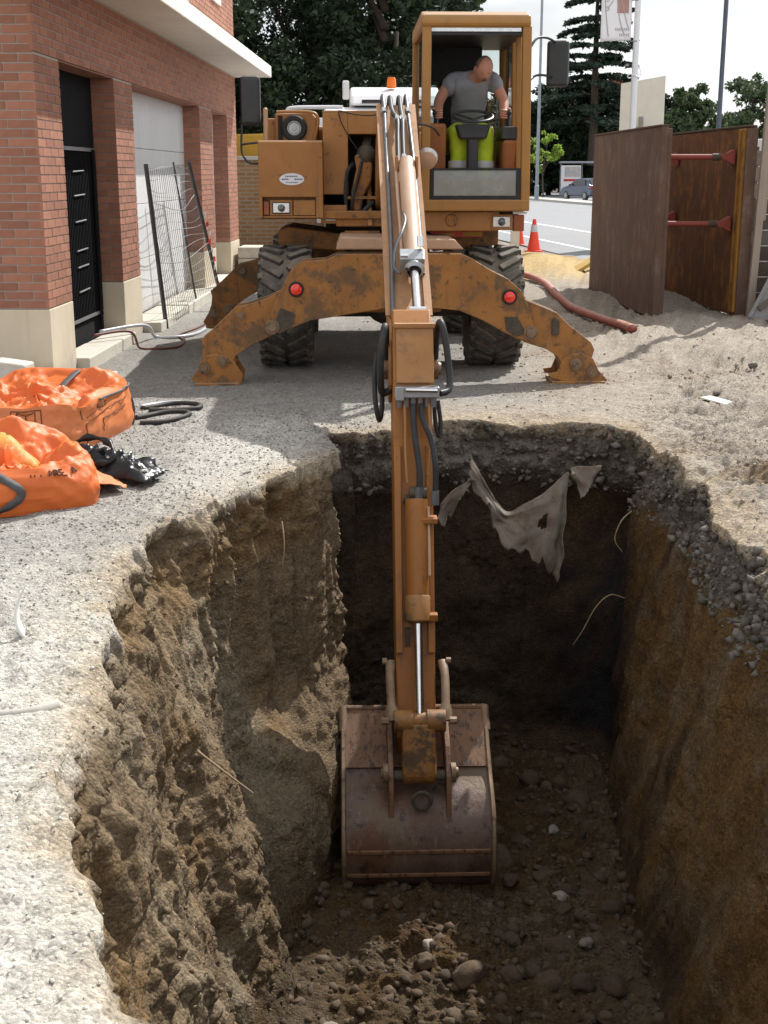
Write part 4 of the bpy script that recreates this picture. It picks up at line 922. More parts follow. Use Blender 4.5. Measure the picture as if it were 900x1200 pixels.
# inside the cab
b = MB(); b.bb(.50, .98, .62, 1.05, 1.80, 1.93); b.prism([(1.0, 1.90), (1.13, 1.90), (1.24, 2.62), (1.14, 2.64)], .50, .98, 'x'); P(b, 'seat', 'seat_cloth', cab, bevel=.04)
b = MB(); b.prism([(.20, 1.54), (.60, 1.54), (.70, 2.18), (.10, 2.20)], .32, .50, 'x'); P(b, 'console', 'console', cab, bevel=.03)
b = MB(); b.prism([(.15, 1.54), (.60, 1.54), (.70, 2.06), (.10, 2.06)], 1.01, 1.15, 'x'); P(b, 'console', 'console', cab, bevel=.03)
b = MB(); b.bb(1.0, 1.15, .1, .6, 2.06, 2.17); P(b, 'switch_panel', 'black_plastic', cab, bevel=.01)
for u in (.41, 1.07):
    b = MB(); b.cyl((u, .28, 2.1), (u-.0, .24, 2.27), .016, 8); b.ball((u, .235, 2.29), .03); P(b, 'joystick', 'black_rubber', cab, smooth=True)
b = MB(); b.bb(.69, .79, .10, .20, 1.52, 2.1); b.prism([(.62, 2.06), (.86, 2.06), (.90, 2.19), (.58, 2.19)], .08, .24, 'y'); stc = P(b, 'steering_column', 'black_plastic', cab, bevel=.02)
b = MB(); rr = .18; b.tube([(.74+rr*math.cos(q), .15+rr*math.sin(q)*.9, 2.26+rr*math.sin(q)*.30) for q in np.linspace(0, 2*math.pi, 33)], .013, 8)
for q in (.5, 2.6, 4.7): b.cyl((.74, .15, 2.235), (.74+rr*math.cos(q), .15+rr*math.sin(q)*.9, 2.26+rr*math.sin(q)*.30), .01, 6)
P(b, 'steering_wheel', 'black_plastic', stc, smooth=True)
# mirrors
b = MB(); b.box((1.505, .22, 2.715), (.20, .07, .40), rot=Matrix.Rotation(R(-14), 3, 'Z')); mr = P(b, 'mirror', 'mirror_shell', bevel=.03)
b = MB(); b.tube(pts(spline([(1.22, -.08, 2.84), (1.28, .0, 2.91), (1.38, .1, 2.925), (1.47, .2, 2.90)], 14)), .011, 8); P(b, 'mirror_arm', 'black_plastic', mr, smooth=True); b = MB(); b.tube(pts(spline([(1.22, -.08, 2.56), (1.28, .02, 2.60), (1.36, .1, 2.61), (1.45, .2, 2.60)], 14)), .011, 8); P(b, 'mirror_arm', 'black_plastic', mr, smooth=True)
b = MB(); b.box((-1.28, .55, 2.41), (.19, .07, .44), rot=Matrix.Rotation(R(10), 3, 'Z')); mr = P(b, 'mirror', 'mirror_shell', bevel=.035)
b = MB(); b.tube(pts(spline([(-1.36, .55, 2.24), (-1.37, .5, 2.05), (-1.36, .45, 1.94), (-1.30, .4, 1.86), (-1.2, .4, 1.85)], 20)), .010, 8); P(b, 'mirror_arm', 'black_plastic', mr, smooth=True); b = MB(); b.tube(pts(spline([(-1.37, .48, 2.02), (-1.3, .45, 2.03), (-1.19, .45, 2.04)], 8)), .010, 8); P(b, 'mirror_arm', 'black_plastic', mr, smooth=True)
# ---- boom
HB = .135
boomP = [(.78, 1.50), (.75, 1.72), (.45, 1.92), (-.45, 2.27), (-.95, 2.30), (-1.25, 2.15), (-3.42, .75), (-3.50, .60), (-3.42, .47), (-3.25, .42), (-2.2, 1.02), (-1.15, 1.66), (-.6, 1.78), (.35, 1.45), (.6, 1.38)]
b = MB(); b.prism(boomP, -HB, HB, 'x'); boom = P(b, 'boom', 'paint_boom', bevel=.010)
b = MB(); top = [(-.80, 2.297), (-1.0, 2.292), (-1.25, 2.152), (-3.30, .832)]
for i in range(len(top)-1):
    p, q = top[i], top[i+1]; b.prism([(p[0], p[1]), (q[0], q[1]), (q[0]-.006, q[1]+.012), (p[0]-.006, p[1]+.012)], -HB-.025, -HB+.03, 'x'); b.prism([(p[0], p[1]), (q[0], q[1]), (q[0]-.006, q[1]+.012), (p[0]-.006, p[1]+.012)], HB-.03, HB+.02, 'x')
P(b, 'top_flange', 'paint_boom', boom)
T0, T1 = Vector((0, -1.05, 2.27)), Vector((0, -3.40, .76)); BDr = (T1-T0).normalized(); BN = Vector((0, BDr.z, -BDr.y))
if BN.z < 0: BN = -BN
def bt(s, u, off): p = T0.lerp(T1, s) + BN*off; return (u, p.y, p.z)
def pipe(nm, mat, pth, r, n=28, par=boom): bq = MB(); bq.tube(pts(spline(pth, n)), r, 10); return P(bq, nm, mat, par, smooth=True)
def over(u, off): return [(u, -.62, 2.22), (u, -.70, 2.33), (u, -.82, 2.375+off), (u, -.95, 2.36+off)]
pipe('hydraulic_pipe', 'pipe_grey', over(-.105, .0) + [bt(.06, -.10, .035), bt(.3, -.10, .03), bt(.7, -.10, .03), bt(.97, -.115, .03)], .017, 40)
pipe('hydraulic_pipe', 'pipe_grey', over(.085, .0) + [bt(.06, .09, .035), bt(.3, .105, .03), bt(.62, .11, .03), bt(.8, .11, .03)], .015, 40)
pipe('hydraulic_hose', 'hose_black', over(-.045, -.01) + [bt(.05, -.04, .06), bt(.12, -.005, .09), bt(.2, -.01, .085), bt(.36, -.02, .07)], .019, 40)
pipe('hydraulic_hose', 'hose_black', over(.03, -.01) + [bt(.05, .03, .06), bt(.12, .035, .09), bt(.2, .03, .085), bt(.32, .025, .07)], .019, 40)
for u, s in ((-.005, .11), (.034, .11), (-.02, .355), (.028, .31), (-.103, .04), (.088, .04)):
    b = MB(); p = Vector(bt(s, u, .085 if s > .08 else .04)); b.cyl(p-BDr*.028, p+BDr*.028, .025, 6); P(b, 'hose_fitting', 'steel_grey', boom, smooth=True)
# arm ram lying on the boom
c0, c1 = Vector(bt(.34, .045, .10)), Vector(bt(.80, .045, .105))
b = MB(); b.cyl(c0, c1, .062, 20); ram = P(b, 'arm_ram', 'paint_pale', smooth=True)
b = MB(); b.cyl(c1, Vector((.045, -3.44, .86)), .030, 14); P(b, 'ram_rod', 'chrome', ram, smooth=True)
b = MB(); b.lathe([(0, 0), (.066, 0), (.072, .02), (.072, .10), (.05, .12)], c1-BDr*.05, BDr, 20); P(b, 'ram_gland', 'steel_grey', ram, smooth=True)
b = MB(); b.cyl((-.01, -3.44, .86), (.10, -3.44, .86), .055, 16); P(b, 'ram_eye', 'steel_grey', ram, smooth=True)
b = MB(); b.tube([bt(.36, -.035, .07), bt(.5, -.035, .075), bt(.62, -.03, .08), bt(.74, -.03, .07)], .014, 8); P(b, 'ram_pipe', 'paint_pale', ram, smooth=True)
for s in (-1, 1):
    b = MB(); p = Vector(bt(.345, .045+s*.075, .07)); b.box(p, (.02, .16, .16)); P(b, 'ram_bracket', 'paint_boom', boom, bevel=.01)
pipe('hydraulic_hose', 'pipe_grey', [bt(.58, -.01, .12), bt(.64, .0, .16), bt(.70, -.03, .18), bt(.76, -.085, .15), bt(.81, -.09, .11), bt(.83, -.05, .10)], .011, 24)
b = MB(); p = Vector(bt(.79, .03, .13)); b.box(p, (.17, .12, .10), rot=BDr.to_track_quat('Y', 'Z').to_matrix()); vb = P(b, 'valve_block', 'steel_grey', boom, bevel=.006)
b = MB(); p = Vector(bt(.765, .09, .19)); b.cyl(p, p+BN*.05-BDr*.05, .022, 12); p = Vector(bt(.80, -.02, .185)); b.cyl(p-Vector((.03, 0, 0)), p+Vector((.02, 0, 0)), .012, 8); P(b, 'valve_cap', 'chrome', vb, smooth=True)
b = MB()
for du in (-.01, .03, .07): b.cyl(Vector(bt(.815, du, .125))+BDr*.02, Vector(bt(.815, du, .125))+BDr*.034, .008, 8)
P(b, 'valve_screw', 'black_plastic', vb)
# boom lift ram below
b = MB(); b.cyl((-.0, .05, .95), (0, -.75, 1.55), .065, 16); lr = P(b, 'lift_ram', 'paint_dirty', smooth=True)
b = MB(); b.cyl((0, -.75, 1.55), (0, -1.2, 1.75), .035, 14); P(b, 'ram_rod', 'chrome', lr, smooth=True)
# work lamp on the boom side
b = MB(); b.lathe([(0, 0), (.05, .006), (.085, .03), (.095, .06), (.088, .065)], (.265, -.86, 1.86), (0, .8, .35), 24); wl_ = P(b, 'work_lamp', 'lamp_hood', smooth=True)
b = MB(); b.lathe([(0, -.004), (.045, .0), (.08, .022)], (.265, -.865, 1.855), (0, .8, .35), 24); P(b, 'lens', 'paint_pale', wl_, smooth=True)
b = MB(); b.tube(pts(spline([(.13, -.70, 1.95), (.19, -.74, 1.96), (.26, -.78, 1.93)], 10)), .014, 8); b.tube(pts(spline([(.12, -.9, 2.17), (.2, -.8, 2.16), (.32, -.6, 2.14), (.40, -.4, 2.08)], 16)), .009, 6); P(b, 'lamp_bracket', 'black_plastic', wl_, smooth=True)
# ---- dipper stick
HS = .125
stickP = [(-3.26, .66), (-3.36, .88), (-3.50, .90), (-3.62, .80), (-3.74, .48), (-3.80, .10), (-3.93, -.35), (-4.33, -1.45), (-4.42, -1.70), (-4.36, -1.84), (-4.22, -1.86), (-4.14, -1.72), (-3.98, -1.38), (-3.42, -.05), (-3.26, .30)]
b = MB(); b.prism(stickP, -HS, HS, 'x'); stick = P(b, 'dipper_stick', 'paint_stick', bevel=.010)
b = MB()
for s in (-1, 1):
    b.prism([(-3.80, .06), (-3.93, -.35), (-4.235, -1.19), (-4.275, -1.19), (-3.975, -.35), (-3.845, .06)], s*HS-(.045 if s > 0 else -.0)+(0 if s > 0 else 0), s*HS+(.0 if s > 0 else .045), 'x')
P(b, 'side_rail', 'paint_stick', stick, bevel=.006)
for s in (-1, 1):
    b = MB(); b.prism([(-3.22, .46), (-3.30, .68), (-3.44, .70), (-3.58, .58), (-3.60, .42), (-3.48, .28), (-3.30, .30)], s*(HS+.012)-.01, s*(HS+.012)+.01, 'x'); P(b, 'cheek_plate', 'paint_boom', stick, bevel=.005)
    b = MB(); b.lathe([(0, .06), (.04, .06), (.046, .04), (.07, .04), (.07, 0)], (s*(HS+.02), -3.42, .50), (s, 0, 0), 18); P(b, 'pivot_pin', 'link_steel', stick, smooth=True)
b = MB(); b.prism([(-3.63, .795), (-3.755, .455), (-3.768, .46), (-3.642, .80)], -.105, .135, 'x'); P(b, 'cover_plate', 'paint_boom', stick, bevel=.004)
b = MB(); b.prism([(-3.60, .80), (-3.66, .80), (-3.66, .825), (-3.60, .825)], -.115, .145, 'x'); P(b, 'plate_edge', 'paint_boom', stick)
# manifold bar with the hose fan and the big loops
b = MB(); b.bb(-.12, .165, -3.85, -3.77, .375, .445); b.bb(-.115, -.06, -3.87, -3.85, .36, .45); mf = P(b, 'manifold', 'steel_grey', stick, bevel=.006)
b = MB(); b.cyl((-.05, -3.865, .43), (.15, -3.865, .425), .014, 10); P(b, 'manifold_pipe', 'chrome', mf, smooth=True)
for u in (-.09, -.045, .0, .045, .09, .135):
    b = MB(); b.cyl((u, -3.81, .375), (u, -3.815, .31), .017, 6); P(b, 'hose_fitting', 'pipe_grey', mf)
pipe('hydraulic_hose', 'hose_black', [(-.115, -3.55, .40), (-.185, -3.55, .36), (-.205, -3.62, .48), (-.20, -3.66, .66), (-.175, -3.60, .80), (-.165, -3.50, .72), (-.165, -3.40, .50)], .024, 30, stick)
pipe('hydraulic_hose', 'hose_black', [(.17, -3.82, .40), (.235, -3.75, .42), (.235, -3.68, .56), (.21, -3.66, .74), (.185, -3.60, .83), (.17, -3.50, .74), (.165, -3.40, .5)], .022, 30, stick)
pipe('hydraulic_hose', 'hose_black', [(-.225, -3.5, .62), (-.24, -3.55, .45), (-.235, -3.58, .3), (-.21, -3.56, .18), (-.19, -3.5, .26), (-.19, -3.45, .42)], .017, 24, stick)
pipe('hydraulic_hose', 'hose_black', [(.18, -3.5, .3), (.2, -3.52, .15), (.19, -3.54, .06), (.165, -3.5, .16), (.16, -3.46, .3)], .015, 20, stick)
pipe('hydraulic_hose', 'hose_black', [(.0, -3.815, .33), (.002, -3.87, .2), (.015, -3.91, .08), (.035, -3.95, -.06), (.035, -3.97, -.20)], .021, 24, stick)
pipe('hydraulic_hose', 'hose_black', [(.05, -3.815, .33), (.06, -3.87, .24), (.11, -3.91, .12), (.135, -3.96, -.04), (.135, -3.985, -.24)], .019, 24, stick)
pipe('hydraulic_pipe', 'paint_boom', [(-.055, -3.815, .33), (-.05, -3.83, .2), (-.05, -3.88, .0), (-.04, -3.93, -.16)], .010, 16, stick)
pipe('hydraulic_pipe', 'paint_boom', [(.10, -3.815, .33), (.10, -3.84, .2), (.10, -3.86, .02), (.09, -3.90, -.12)], .010, 16, stick)
for p, q in (((.035, -3.97, -.18), (.03, -3.985, -.27)), ((.135, -3.985, -.20), (.135, -4.0, -.29))):
    b = MB(); b.cyl(p, q, .027, 6); P(b, 'hose_fitting', 'pipe_grey', stick)
b = MB(); b.cyl((-.03, -3.95, -.22), (.08, -3.95, -.22), .04, 12); b.cyl((-.06, -3.94, -.26), (.06, -3.95, -.30), .03, 10); P(b, 'ram_head', 'dark_grime', stick, smooth=True)
# bucket ram in front of the stick
r0, r1, r2 = Vector((.015, -3.97, -.26)), Vector((.015, -4.235, -.985)), Vector((.015, -4.50, -1.53))
b = MB(); b.cyl(r0, r1, .072, 22); br = P(b, 'bucket_ram', 'paint_stick', smooth=True)
b = MB(); dr = (r1-r0).normalized(); b.lathe([(.074, -.16), (.080, -.15), (.080, .0), (.05, .015), (.0, .02)], r1, dr, 22); P(b, 'ram_gland', 'paint_dirty', br, smooth=True)
b = MB(); b.cyl(r1, r2, .028, 14); P(b, 'ram_rod', 'chrome', br, smooth=True)
b = MB(); b.box(r0.lerp(r1, .16)+Vector((.07, -.02, 0)), (.12, .10, .035)); P(b, 'ram_clamp', 'paint_stick', br, bevel=.006); b = MB(); b.box(r0.lerp(r1, .97)+Vector((.075, 0, 0)), (.10, .06, .045)); P(b, 'ram_clamp', 'paint_stick', br, bevel=.006)
b = MB(); b.cyl(r0.lerp(r1, .05)+Vector((.075, -.03, 0)), r0.lerp(r1, .62)+Vector((.075, -.03, 0)), .009, 8); P(b, 'ram_pipe', 'paint_pale', br, smooth=True)
b = MB(); b.bb(-.065, -.035, -4.235, -4.20, -1.16, -1.04); b.bb(-.07, -.04, -4.19, -4.16, -1.0, -.96); P(b, 'grease_line', 'dark_grime', stick)
# ---- bucket linkage
for s in (-1, 1):
    b = MB(); b.tube(pts(spline([(s*.165+.01, -4.20, -1.27), (s*.175+.01, -4.30, -1.33), (s*.172+.01, -4.42, -1.44), (s*.165+.01, -4.51, -1.55)], 12)), [.030]*3+[.027]*6+[.042]*3, 10, flat=.5); lk = P(b, 'link', 'link_steel', smooth=True)
    b = MB(); b.cyl((s*.19+.01, -4.51, -1.55), (s*.235+.01, -4.51, -1.55), .026, 8); b.cyl((s*.19+.01, -4.20, -1.27), (s*.22+.01, -4.20, -1.27), .022, 8); P(b, 'pin', 'link_steel', lk)
b = MB(); b.cyl((-.145, -4.51, -1.55), (-.03, -4.51, -1.55), .07, 18); b.cyl((.06, -4.51, -1.55), (.175, -4.51, -1.55), .07, 18); b.cyl((-.03, -4.51, -1.55), (.06, -4.51, -1.55), .052, 18); P(b, 'link_boss', 'paint_grime', smooth=True)
b = MB(); b.prism([(-4.44, -1.56), (-4.50, -1.50), (-4.57, -1.56), (-4.66, -1.86), (-4.63, -1.93), (-4.56, -1.93), (-4.52, -1.86)], -.10, .115, 'x'); P(b, 'bucket_link', 'paint_grime', bevel=.03)
# ---- bucket
bk = None
BW = .455
A_ = [(-4.08, -1.66), (-4.36, -1.88), (-4.46, -1.955), (-4.60, -2.03), (-4.71, -2.13), (-4.775, -2.25), (-4.795, -2.38), (-4.765, -2.50), (-4.68, -2.60), (-4.52, -2.67), (-4.2, -2.72), (-3.82, -2.74)]
Sm = spline(A_[1:], 40)
Sm = [(-4.08, -1.66)] + [tuple(p) for p in Sm]
def offs(pl, d_):
    o = []
    for i in range(len(pl)):
        p, q = Vector(pl[max(i-1, 0)]), Vector(pl[min(i+1, len(pl)-1)]); t_ = (q-p).normalized(); n_ = Vector((-t_.y, t_.x)); o.append((pl[i][0]+n_.x*d_, pl[i][1]+n_.y*d_))
    return o
ins = offs(Sm, .022)
b = MB(); n = len(Sm)
vs = [(s*BW+.0, p[0], p[1]) for s in (-1, 1) for p in Sm] + [(s*BW, p[0], p[1]) for s in (-1, 1) for p in ins]
fs = []
for i in range(n-1):
    fs += [(i, i+1, n+i+1, n+i), (2*n+i, 3*n+i, 3*n+i+1, 2*n+i+1), (i, 2*n+i, 2*n+i+1, i+1), (n+i, n+i+1, 3*n+i+1, 3*n+i)]
fs += [(0, n, 3*n, 2*n), (n-1, 3*n-1, 4*n-1, 2*n-1)]
b.add(vs, fs); bk = P(b, 'bucket', 'bucket_shell', smooth=True)
side = Sm + [(-3.70, -2.55), (-3.86, -2.05), (-3.98, -1.66)]
for s in (-1, 1):
    b = MB(); b.prism([(p[0], p[1]) for p in side], s*BW, s*(BW+.022), 'x'); sp = P(b, 'side_plate', 'bucket_steel', bk, bevel=.004)
    rimp = [(s*(BW+.011), p[0], p[1]) for p in offs(Sm, -.012)[::2]]
    b = MB(); b.tube(rimp, .016, 6); b.cyl((s*(BW+.011), -4.075, -1.64), (s*(BW+.011), -4.20, -1.76), .030, 10); P(b, 'side_rim', 'link_steel', sp, smooth=True)
b = MB(); b.prism([(-4.07, -1.635), (-4.09, -1.675), (-4.40, -1.92), (-4.42, -1.905), (-4.11, -1.655)], -BW+.003, BW-.003, 'x'); b.cyl((-BW, -4.08, -1.645), (BW, -4.08, -1.645), .02, 10); P(b, 'top_plate', 'bucket_steel', bk)
for u in (-.17, .19):
    b = MB(); b.prism([(-4.12, -1.62), (-4.30, -1.60), (-4.52, -1.72), (-4.66, -1.86), (-4.685, -1.96), (-4.70, -2.12), (-4.62, -2.06), (-4.45, -1.93), (-4.2, -1.74)], u-.016, u+.016, 'x'); er = P(b, 'ear', 'bucket_steel', bk, bevel=.005)
    s = 1 if u > 0 else -1
    b = MB(); b.lathe([(0, .045), (.032, .045), (.038, .03), (.062, .03), (.062, 0)], (u+s*.016, -4.60, -1.86), (s, 0, 0), 16); P(b, 'ear_pin', 'link_steel', er, smooth=True)
b = MB(); b.cyl((-.15, -4.60, -1.88), (.17, -4.60, -1.88), .035, 12); P(b, 'bucket_pin', 'dark_grime', bk, smooth=True)
b = MB(); b.tube([(.02+.055*math.cos(q), -4.70, -2.0+.055*math.sin(q)) for q in np.linspace(0, 2*math.pi, 21)], .014, 8); P(b, 'lifting_hook', 'dark_grime', bk, smooth=True)
for w0 in (-2.30, -2.46):
    q_ = min(Sm, key=lambda p: abs(p[1]-w0)); b = MB(); b.bb(-BW+.01, BW-.01, q_[0]-.012, q_[0]+.02, w0-.012, w0+.012); P(b, 'wear_bar', 'bucket_steel', bk, bevel=.004)
for i in range(5):
    u = -.40+.20*i; b = MB(); b.prism([(-3.95, -2.76), (-3.78, -2.765), (-3.60, -2.74), (-3.78, -2.71), (-3.95, -2.70)], u-.045, u+.045, 'x'); P(b, 'tooth', 'bucket_steel', bk, bevel=.006)

# ================================================================ OPERATOR (seated, leaning forward over the levers)
op = thing('person', 'excavator operator in grey t-shirt and yellow hi-vis trousers leaning forward in the cab', 'person', (-.18, 12.0, 0), R(3))
def skin(name, mat, verts, edges, rad, root=0, sub=2):
    me = bpy.data.meshes.new(name); me.from_pydata(verts, edges, []); me.materials.append(MATS[mat])
    o = bpy.data.objects.new(name, me); COL.objects.link(o); o.parent = op
    md = o.modifiers.new('skin', 'SKIN'); md.use_smooth_shade = True; md.branch_smoothing = .5
    lay_ = me.skin_vertices[0] if len(me.skin_vertices) else None
    if lay_ is None:
        bm_ = bmesh.new(); bm_.from_mesh(me); bm_.verts.layers.skin.verify(); bm_.to_mesh(me); bm_.free(); lay_ = me.skin_vertices[0]
    for i, r_ in enumerate(rad):
        lay_.data[i].radius = (r_, r_) if not isinstance(r_, tuple) else r_; lay_.data[i].use_root = (i == root)
    s_ = o.modifiers.new('sub', 'SUBSURF'); s_.levels = sub; s_.render_levels = sub
    return o
HIP = (.745, .88, 2.03)
V_ = [HIP, (.745, .78, 2.22), (.75, .62, 2.43), (.765, .50, 2.59), (.79, .42, 2.62), (.815, .37, 2.64),                      # 0-5 spine to neck
      (.84, .34, 2.66), (.845, .33, 2.68),                                                                               # 6-7 head
      (.57, .52, 2.59), (.455, .50, 2.41), (.44, .36, 2.28), (.425, .27, 2.275),                                            # 8-11 right arm (left in picture)
      (.96, .52, 2.59), (1.055, .48, 2.42), (1.045, .33, 2.28), (1.045, .26, 2.285),                                          # 12-15 left arm
      (.64, .82, 2.02), (.625, .36, 2.16), (.615, .32, 1.70), (.61, .22, 1.61),                                            # 16-19
      (.85, .82, 2.02), (.865, .36, 2.16), (.875, .32, 1.70), (.88, .22, 1.61)]
E_ = [(0,1),(1,2),(2,3),(3,4),(4,5),(5,6),(6,7),(3,8),(8,9),(9,10),(10,11),(3,12),(12,13),(13,14),(14,15),(0,16),(16,17),(17,18),(18,19),(0,20),(20,21),(21,22),(22,23)]
Rd = [.10,.10,.10,.09,.060,.055,.06,.05, .064,.052,.042,.038, .064,.052,.042,.038, .085,.072,.052,.045, .085,.072,.052,.045]
body = skin('body', 'skin', V_, E_, Rd)
# head: an egg with brow, nose, ears, joined to the neck
hd = MB(); hc = Vector((.845, .29, 2.675)); HM = Matrix.Translation(hc) @ Matrix.Rotation(R(10), 4, 'Y') @ Matrix.Rotation(R(34), 4, 'X') @ Matrix.Rotation(R(14), 4, 'Z')
seg, ring = 28, 20; vs = []
for i in range(ring+1):
    tq = math.pi*i/ring
    for k in range(seg):
        q = 2*math.pi*k/seg; dx, dy, dz = math.sin(tq)*math.cos(q), math.sin(tq)*math.sin(q), math.cos(tq)
        rx, ry, rz = .078, .096, .118
        if dz < 0: rx *= 1-.22*dz*dz; ry *= 1-.10*dz*dz
        p = Vector((rx*dx, ry*dy, rz*dz))
        fr2 = max(0, -dy)
        p.y -= .020*fr2**6*math.exp(-((dz+.18)/.20)**2)*math.exp(-(dx/.18)**2)*1.6      # nose
        p.y += .010*fr2*math.exp(-((dz-.05)/.10)**2)*math.exp(-((abs(dx)-.36)/.16)**2)    # eye sockets
        p.y -= .007*fr2*math.exp(-((dz-.24)/.10)**2)                                      # brow
        p.y += .004*fr2*math.exp(-((dz+.50)/.05)**2)*math.exp(-(dx/.3)**2)               # mouth line
        p.y -= .008*fr2*math.exp(-((dz+.80)/.15)**2)                                      # chin
        vs.append(p)
hd.add(vs, [(i*seg+k, (i+1)*seg+k, (i+1)*seg+(k+1) % seg, i*seg+(k+1) % seg) for i in range(ring) for k in range(seg)], HM)
for s in (-1, 1): hd.ball((s*.079, .012, -.01), .026, 10, 7, (.4, .7, 1.1), HM)
hd.build('head', 'skin', op, smooth='all')
pmat('eye_dark', (.03, .02, .015), (.05, .03, .02), 8, .3)
e_ = MB()
for s in (-1, 1): e_.ball((s*.029, -.083, .008), .0085, 10, 7, (1.3, .5, .7), HM)
e_.build('eyes', 'eye_dark', op, smooth='all')
e_ = MB(); e_.box((0, -.0915, -.058), (.040, .006, .005), HM); e_.build('mouth', 'eye_dark', op)
pmat('hair', (.16, .10, .075), (.12, .08, .06), 60, .9)
hr = MB(); vs = []
for i in range(9):
    tq = .10+1.25*i/8
    for k in range(20):
        q = math.pi*(-.12+1.24*k/19); vs.append(Vector((.0805*math.sin(tq)*math.cos(q), .099*math.sin(tq)*math.sin(q), .1205*math.cos(tq))))
hr.add(vs, [(i*20+k, (i+1)*20+k, (i+1)*20+k+1, i*20+k+1) for i in range(8) for k in range(19)], HM); hr.build('hair', 'hair', op, smooth='all', thick=.002)
# hands: palm and five fingers closed on each lever
for s, wx in ((-1, .425), (1, 1.045)):
    c = Vector((wx, .262, 2.285)); h_ = MB(); h_.ball(c + Vector((0, .018, .0)), .040, 12, 8, (1.0, .75, 1.05))
    for k, ln in enumerate((.032, .036, .034, .028)):
        z_ = .030-.020*k; h_.tube(pts(spline([c+Vector((-s*.030, .0, z_)), c+Vector((-s*.042, -.030, z_)), c+Vector((-s*.020, -.048, z_-.003)), c+Vector((s*ln*.6, -.042, z_-.006))], 9)), [.0105]*6+[.0095, .009, .006], 8)
    h_.tube(pts(spline([c+Vector((s*.028, .005, .028)), c+Vector((s*.040, -.022, .040)), c+Vector((s*.018, -.046, .044))], 8)), [.013]*4+[.012, .011, .010, .007], 8)
    h_.build('hand', 'skin', op, smooth='all')
# shirt with short sleeves, trousers with bands, belt
skin('shirt', 'shirt', [(.745, .84, 2.10), (.745, .77, 2.24), (.75, .62, 2.44), (.765, .50, 2.585), (.785, .43, 2.635), (.595, .52, 2.60), (.495, .505, 2.475), (.94, .52, 2.60), (1.03, .49, 2.485)],
     [(0,1),(1,2),(2,3),(3,4),(3,5),(5,6),(3,7),(7,8)], [(.17,.14),(.175,.15),(.19,.15),(.17,.13),.080,.108,.088,.108,.088])
def leg(xo): return [(xo, .80, 2.03), (xo, .50, 2.12), (xo, .35, 2.15), (xo, .325, 1.98), (xo, .335, 1.80), (xo, .325, 1.68)]
skin('trousers', 'hivis', [(.745, .88, 2.04)] + leg(.63) + leg(.865), [(0,1),(1,2),(2,3),(3,4),(4,5),(5,6),(0,7),(7,8),(8,9),(9,10),(10,11),(11,12)], [.15] + [.11,.10,.098,.092,.088,.092]*2)
for xo in (.63, .865):
    bnd = MB(); bnd.lathe([(.094, -.03), (.097, 0), (.094, .03)], (xo, .332, 1.845), (0, 0, 1), 20); bnd.build('reflective_band', 'refl_band', op, smooth='all')
    sh = MB(); sh.ball((xo, .25, 1.60), .06, 14, 9, (.85, 2.0, .9)); sh.build('shoe', 'black_rubber', op, smooth='all')
tx_ = bpy.data.textures.new('folds', 'CLOUDS'); tx_.noise_scale = .11
for o_ in op.children:
    if o_.name in ('shirt', 'trousers'):
        k_ = o_.modifiers.new('folds', 'DISPLACE'); k_.texture = tx_; k_.strength = .06; k_.mid_level = .5
bl_ = MB(); bl_.lathe([(.165, -.03), (.170, 0), (.165, .035)], (.745, .80, 2.16), (0, .45, 1), 28); bl_.build('jacket_waist', 'belt_blue', op, smooth='all')
# ================================================================ ORANGE BULK BAGS
def make_bag(name, label, loc, rot, ax, ay, H, seed, mat_side, slump, flap):
    t = thing(name, label, 'bag', loc, rot)
    nt = 170
    def side(q, h, off=0.0):
        c_, s_ = math.cos(q), math.sin(q); e = 2/4.2
        xx = ax*math.copysign(abs(c_)**e, c_); yy = ay*math.copysign(abs(s_)**e, s_)
        k = 1 + .05*math.sin(math.pi*min(h, 1)) - slump*h**2
        w = float(fbm(np.array([xx*4, yy*4, h*1.6]), 1, 3, seed))*.034*(.3+h) + float(fbm(np.array([xx*11+h*2, yy*11-h*2, h*1.4]), 1, 3, seed+3, billow=True))*.020*(.25+h)
        top_ = H*(1 + .16*float(fbm(np.array([c_*1.8, s_*1.8, 3.]), 1, 2, seed+7)) + flap*max(0, s_)**3)
        r_ = math.hypot(xx, yy)
        return ((xx*(k) + (w+off)*xx/r_), (yy*k + (w+off)*yy/r_), max(h*top_, 0) - .015)
    rows = []
    for i in range(31):
        h = i/30; rows.append([side(2*math.pi*j/nt, h) for j in range(nt+1)])
    b = MB(); b.sheet(rows); body_ = b.build('side_cloth', mat_side, t, smooth='all')
    tops = []
    for i in range(46):
        k = i/45; row = []
        for j in range(nt+1):
            p = side(2*math.pi*j/nt, 1.0); f = 1-k
            n_ = float(fbm(np.array([p[0]*f*3.2, p[1]*f*4.2, 1.7]), 1, 2, seed+11, billow=True)); n2_ = float(fbm(np.array([p[0]*f*3+p[1]*f*6, p[1]*f*5-p[0]*f*9, 2.7]), 1, 2, seed+12, billow=True))
            n3_ = float(fbm(np.array([p[0]*f*7, p[1]*f*8, 4.7]), 1, 3, seed+13, billow=True, gain=.6))
            z_ = p[2] + sstep(0, .14, k)*(.07*n_ + .03*n2_ + .035*n3_ - .03) - .11*sstep(.05, .45, k) + .05*sstep(.5, 1, k)
            row.append((p[0]*f, p[1]*f, float(z_)))
        tops.append(row)
    b = MB(); b.sheet(tops); b.build('top_cloth', 'bag_orange', t, smooth='all')
    return t, side
